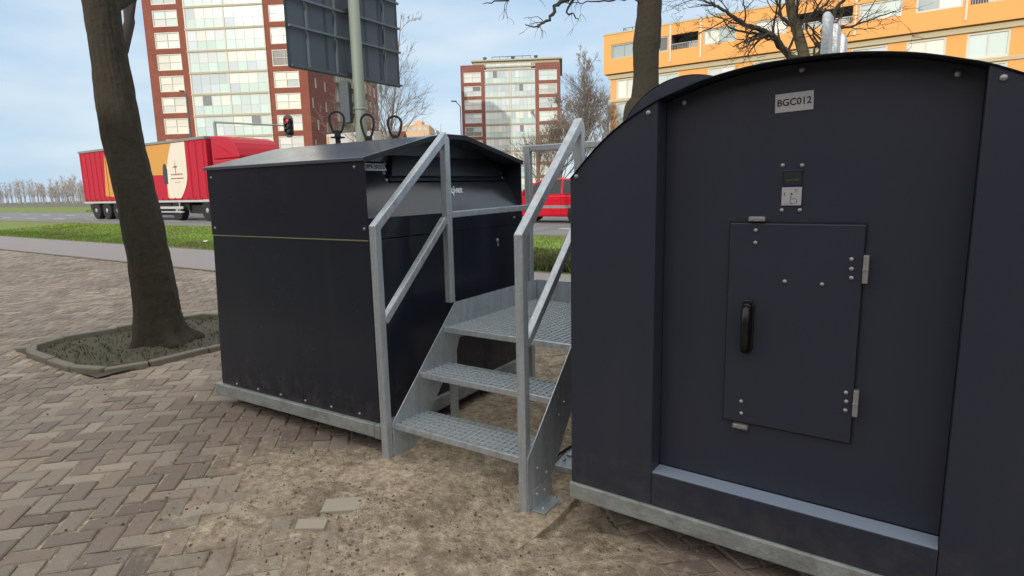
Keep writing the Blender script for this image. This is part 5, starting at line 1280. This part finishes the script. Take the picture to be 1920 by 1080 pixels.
def limb(pixs, dep, r0, r1, O, ntw, tl, seed, droop=.0, maxl=3, minr=.0035):
    rr = random.Random(seed); p = [Vector(rel(x, y, dep+dd, O)) for x, y, dd in pixs]; c = cr3(p, 5)
    for i in range(1, len(c)-1): c[i] = c[i] + Vector((rr.gauss(0,.012), rr.gauss(0,.02), rr.gauss(0,.012)))
    R = list(np.linspace(r0, r1, len(c))); b.tube(c, R, 8, cap=False)
    for k in range(ntw):
        i = rr.randint(int(len(c)*.15), len(c)-2); d = (c[i+1]-c[i]).normalized(); ax = d.cross(Vector((rr.gauss(0,1), rr.gauss(0,1), rr.gauss(0,1)))).normalized(); sgn = rr.uniform(.5, 1.1)
        grow(b, c[i], d*math.cos(sgn)+ax*math.sin(sgn), tl*rr.uniform(.5,1.2), max(minr, R[i]*.45), 2, rr, 2+maxl-1, nseg=5, curl=.3, up=-droop, nch=(2,3), minr=minr, lens=.6)
# boughs leaving the trunk above the frame and hanging back into view at the left
limb([(1222,-110,0),(1180,-90,-.1),(1100,-30,-.3),(1052,5,-.4),(1032,30,-.45),(1010,50,-.5),(985,45,-.5)], d2, .06, .006, O2, 8, .30, 31, .10, 2)
limb([(1222,-140,0),(1120,-120,-.2),(1020,-60,-.4),(990,-15,-.5),(955,-2,-.6),(905,8,-.6)], d2, .055, .005, O2, 9, .30, 32, .12, 2)
limb([(1218,20,0),(1190,-2,-.1),(1140,2,-.2),(1100,5,-.25),(1060,5,-.3)], d2, .022, .005, O2, 4, .25, 33, .1, 2)
limb([(1225,-100,0),(1130,-60,-.2),(1066,15,-.3),(1078,30,-.35),(1085,38,-.35)], d2, .03, .004, O2, 3, .2, 34, .1, 2)
limb([(1224,-120,0),(1260,-60,.1),(1290,-5,.2),(1320,-20,.3)], d2, .05, .006, O2, 5, .4, 35, .05, 2)
for k, (d, z) in enumerate((((-.9,.3,.8),6.3),((.8,.5,.9),6.6),((.3,-1,.9),7.2),((-.5,-.7,1.1),7.6),((.6,.2,1.2),8.),((0,.1,1),8.2))):
    grow(b, (pp[8][0]*min(1,z/8.), pp[8][1]*min(1,z/8.), z), d, 2.8, .07, 1, r_, 3, nch=(3,5))
b.build('crown', M['twig'], t2, smooth=True)

# tree across the road at the right
O3 = at(1512, 330, 19); O3.z = .5
t3 = empty('tree', tuple(O3), 0, 'bare forked tree in front of the orange block, its boughs spreading over the arched container', 'tree', 'bare street trees')
b = MB(); d3 = 19
pp = [(0,0,-.1), rel(1514,200,d3,O3), rel(1508,110,d3,O3), rel(1494,55,d3,O3), rel(1484,20,d3,O3), rel(1478,-40,d3,O3), rel(1470,-160,d3,O3)]
b.tube(cr3(pp,5), list(np.interp(np.linspace(0,6,31), range(7), [.30,.20,.165,.15,.14,.12,.07])), 16); o = b.build('trunk', M['bark_pale'], t3, smooth=True); rough(o, .02, 4.)
b = MB()
limb([(1506,120,0),(1475,100,0),(1452,70,-.3),(1425,55,-.5),(1395,45,-.7),(1362,22,-.8),(1335,8,-1),(1318,2,-1)], d3, .11, .02, O3, 26, 1.3, 41, -.02, 4, .006)
limb([(1440,64,-.3),(1405,62,-.8),(1370,52,-1.2),(1350,28,-1.4)], d3, .05, .01, O3, 10, .9, 42, 0, 3, .006)
limb([(1492,52,0),(1466,32,.3),(1462,0,.5),(1455,-40,.6)], d3, .06, .02, O3, 10, 1.1, 43, 0, 3, .006)
limb([(1497,50,0),(1520,28,.2),(1545,12,.4),(1570,-25,.5)], d3, .06, .02, O3, 12, 1.1, 44, 0, 3, .006)
limb([(1512,130,0),(1540,95,-.3),(1556,60,-.5),(1566,20,-.5),(1590,-10,-.6),(1605,-50,-.6)], d3, .10, .03, O3, 18, 1.2, 45, 0, 3, .006)
limb([(1556,60,-.5),(1585,52,-.7),(1625,40,-1),(1680,20,-1)], d3, .05, .012, O3, 10, 1., 46, 0, 3, .006)
limb([(1484,15,0),(1480,-60,0),(1475,-150,0)], d3, .1, .04, O3, 14, 1.6, 47, 0, 3, .008)
limb([(1494,45,0),(1496,-10,-.4),(1500,-80,-.6)], d3, .04, .02, O3, 6, 1.2, 48, 0, 3, .008)
b.build('crown', M['twig'], t3, smooth=True)

# tall bare trees beside the far tower
def bare(px, pyb, pyt, dep, label, seed, tw, w_=.5, m_='twig_far', nm='tree', grp='far bare trees', lv=4, pxt=None, n1=22):
    P = at(px, pyb, dep); Tt = at(pxt or px, pyt, dep); H = Tt.z-.5
    t = empty(nm, (P.x, P.y, .4), 0, label, 'tree', grp); r_ = random.Random(seed)
    lean = Vector((Tt.x-P.x, Tt.y-P.y, 0))
    b = MB(); tp = cr3([(0,0,0), tuple(lean*.2+Vector((0,0,H*.25))), tuple(lean*.5+Vector((.1,0,H*.5))), tuple(lean+Vector((0,0,H*.97)))], 4); b.tube(tp, list(np.linspace(H*.014, tw*1.5, len(tp))), 8); b.build('trunk', M[m_], t, smooth=True)
    b = MB()
    for k in range(n1):
        f = r_.uniform(.2, .95); p = tp[int(f*(len(tp)-1))]; a = r_.uniform(0, 6.28)
        d = Vector((math.cos(a)*w_, math.sin(a)*w_, 1)); grow(b, p, d, H*.34*(1.15-f), H*.0042*(1.1-f)+tw, 1, r_, lv, nseg=5, curl=.14, up=.06, spread=.5, nch=(3,5), minr=tw, lens=.62)
    b.build('crown', M[m_], t, smooth=True)
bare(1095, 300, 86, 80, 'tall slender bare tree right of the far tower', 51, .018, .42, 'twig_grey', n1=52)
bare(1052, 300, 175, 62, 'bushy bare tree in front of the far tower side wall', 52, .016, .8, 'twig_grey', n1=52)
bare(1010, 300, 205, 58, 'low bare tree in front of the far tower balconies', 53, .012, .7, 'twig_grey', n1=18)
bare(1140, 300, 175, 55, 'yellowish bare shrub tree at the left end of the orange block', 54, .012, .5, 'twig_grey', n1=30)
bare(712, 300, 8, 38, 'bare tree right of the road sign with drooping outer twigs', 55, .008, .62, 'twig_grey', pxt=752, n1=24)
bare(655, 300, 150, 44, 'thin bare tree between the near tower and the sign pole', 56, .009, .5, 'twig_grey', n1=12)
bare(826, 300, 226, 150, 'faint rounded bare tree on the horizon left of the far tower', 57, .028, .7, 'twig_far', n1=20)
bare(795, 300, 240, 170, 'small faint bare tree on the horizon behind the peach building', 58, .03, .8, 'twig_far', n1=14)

# far wood on the horizon at the left
b = MB(); r_ = random.Random(88)
for i in range(420):
    X_ = r_.uniform(-420, -130); Y_ = r_.uniform(95, 190); h_ = r_.uniform(8, 15); o_ = Vector((X_, Y_, .4))
    b.tube([o_, o_+Vector((0,0,h_*.5))], [.22,.14], 4, cap=False)
    for k in range(30):
        a = r_.uniform(0, 6.28); f = r_.uniform(.25, 1); d = Vector((math.cos(a)*r_.uniform(.2,1), math.sin(a)*r_.uniform(.2,1), r_.uniform(.5,1.1)))*h_*.32*(1.3-f)
        p = o_+Vector((0,0,h_*.75*f)); e = Vector((.07,.05,0)); b.add([p-e, p+e, p+d], [(0,1,2)]); q_ = p+d*.5
        for m_ in range(3):
            d2_ = Vector((r_.gauss(0,.5), r_.gauss(0,.5), r_.uniform(.1,1)))*h_*.09; b.add([q_-e*.7, q_+e*.7, q_+d2_], [(0,1,2)])
tag(b.build('far_wood', M['twig_far']), 'haze-tinted belt of bare trees far away on the horizon at the left', 'trees', kind='stuff')
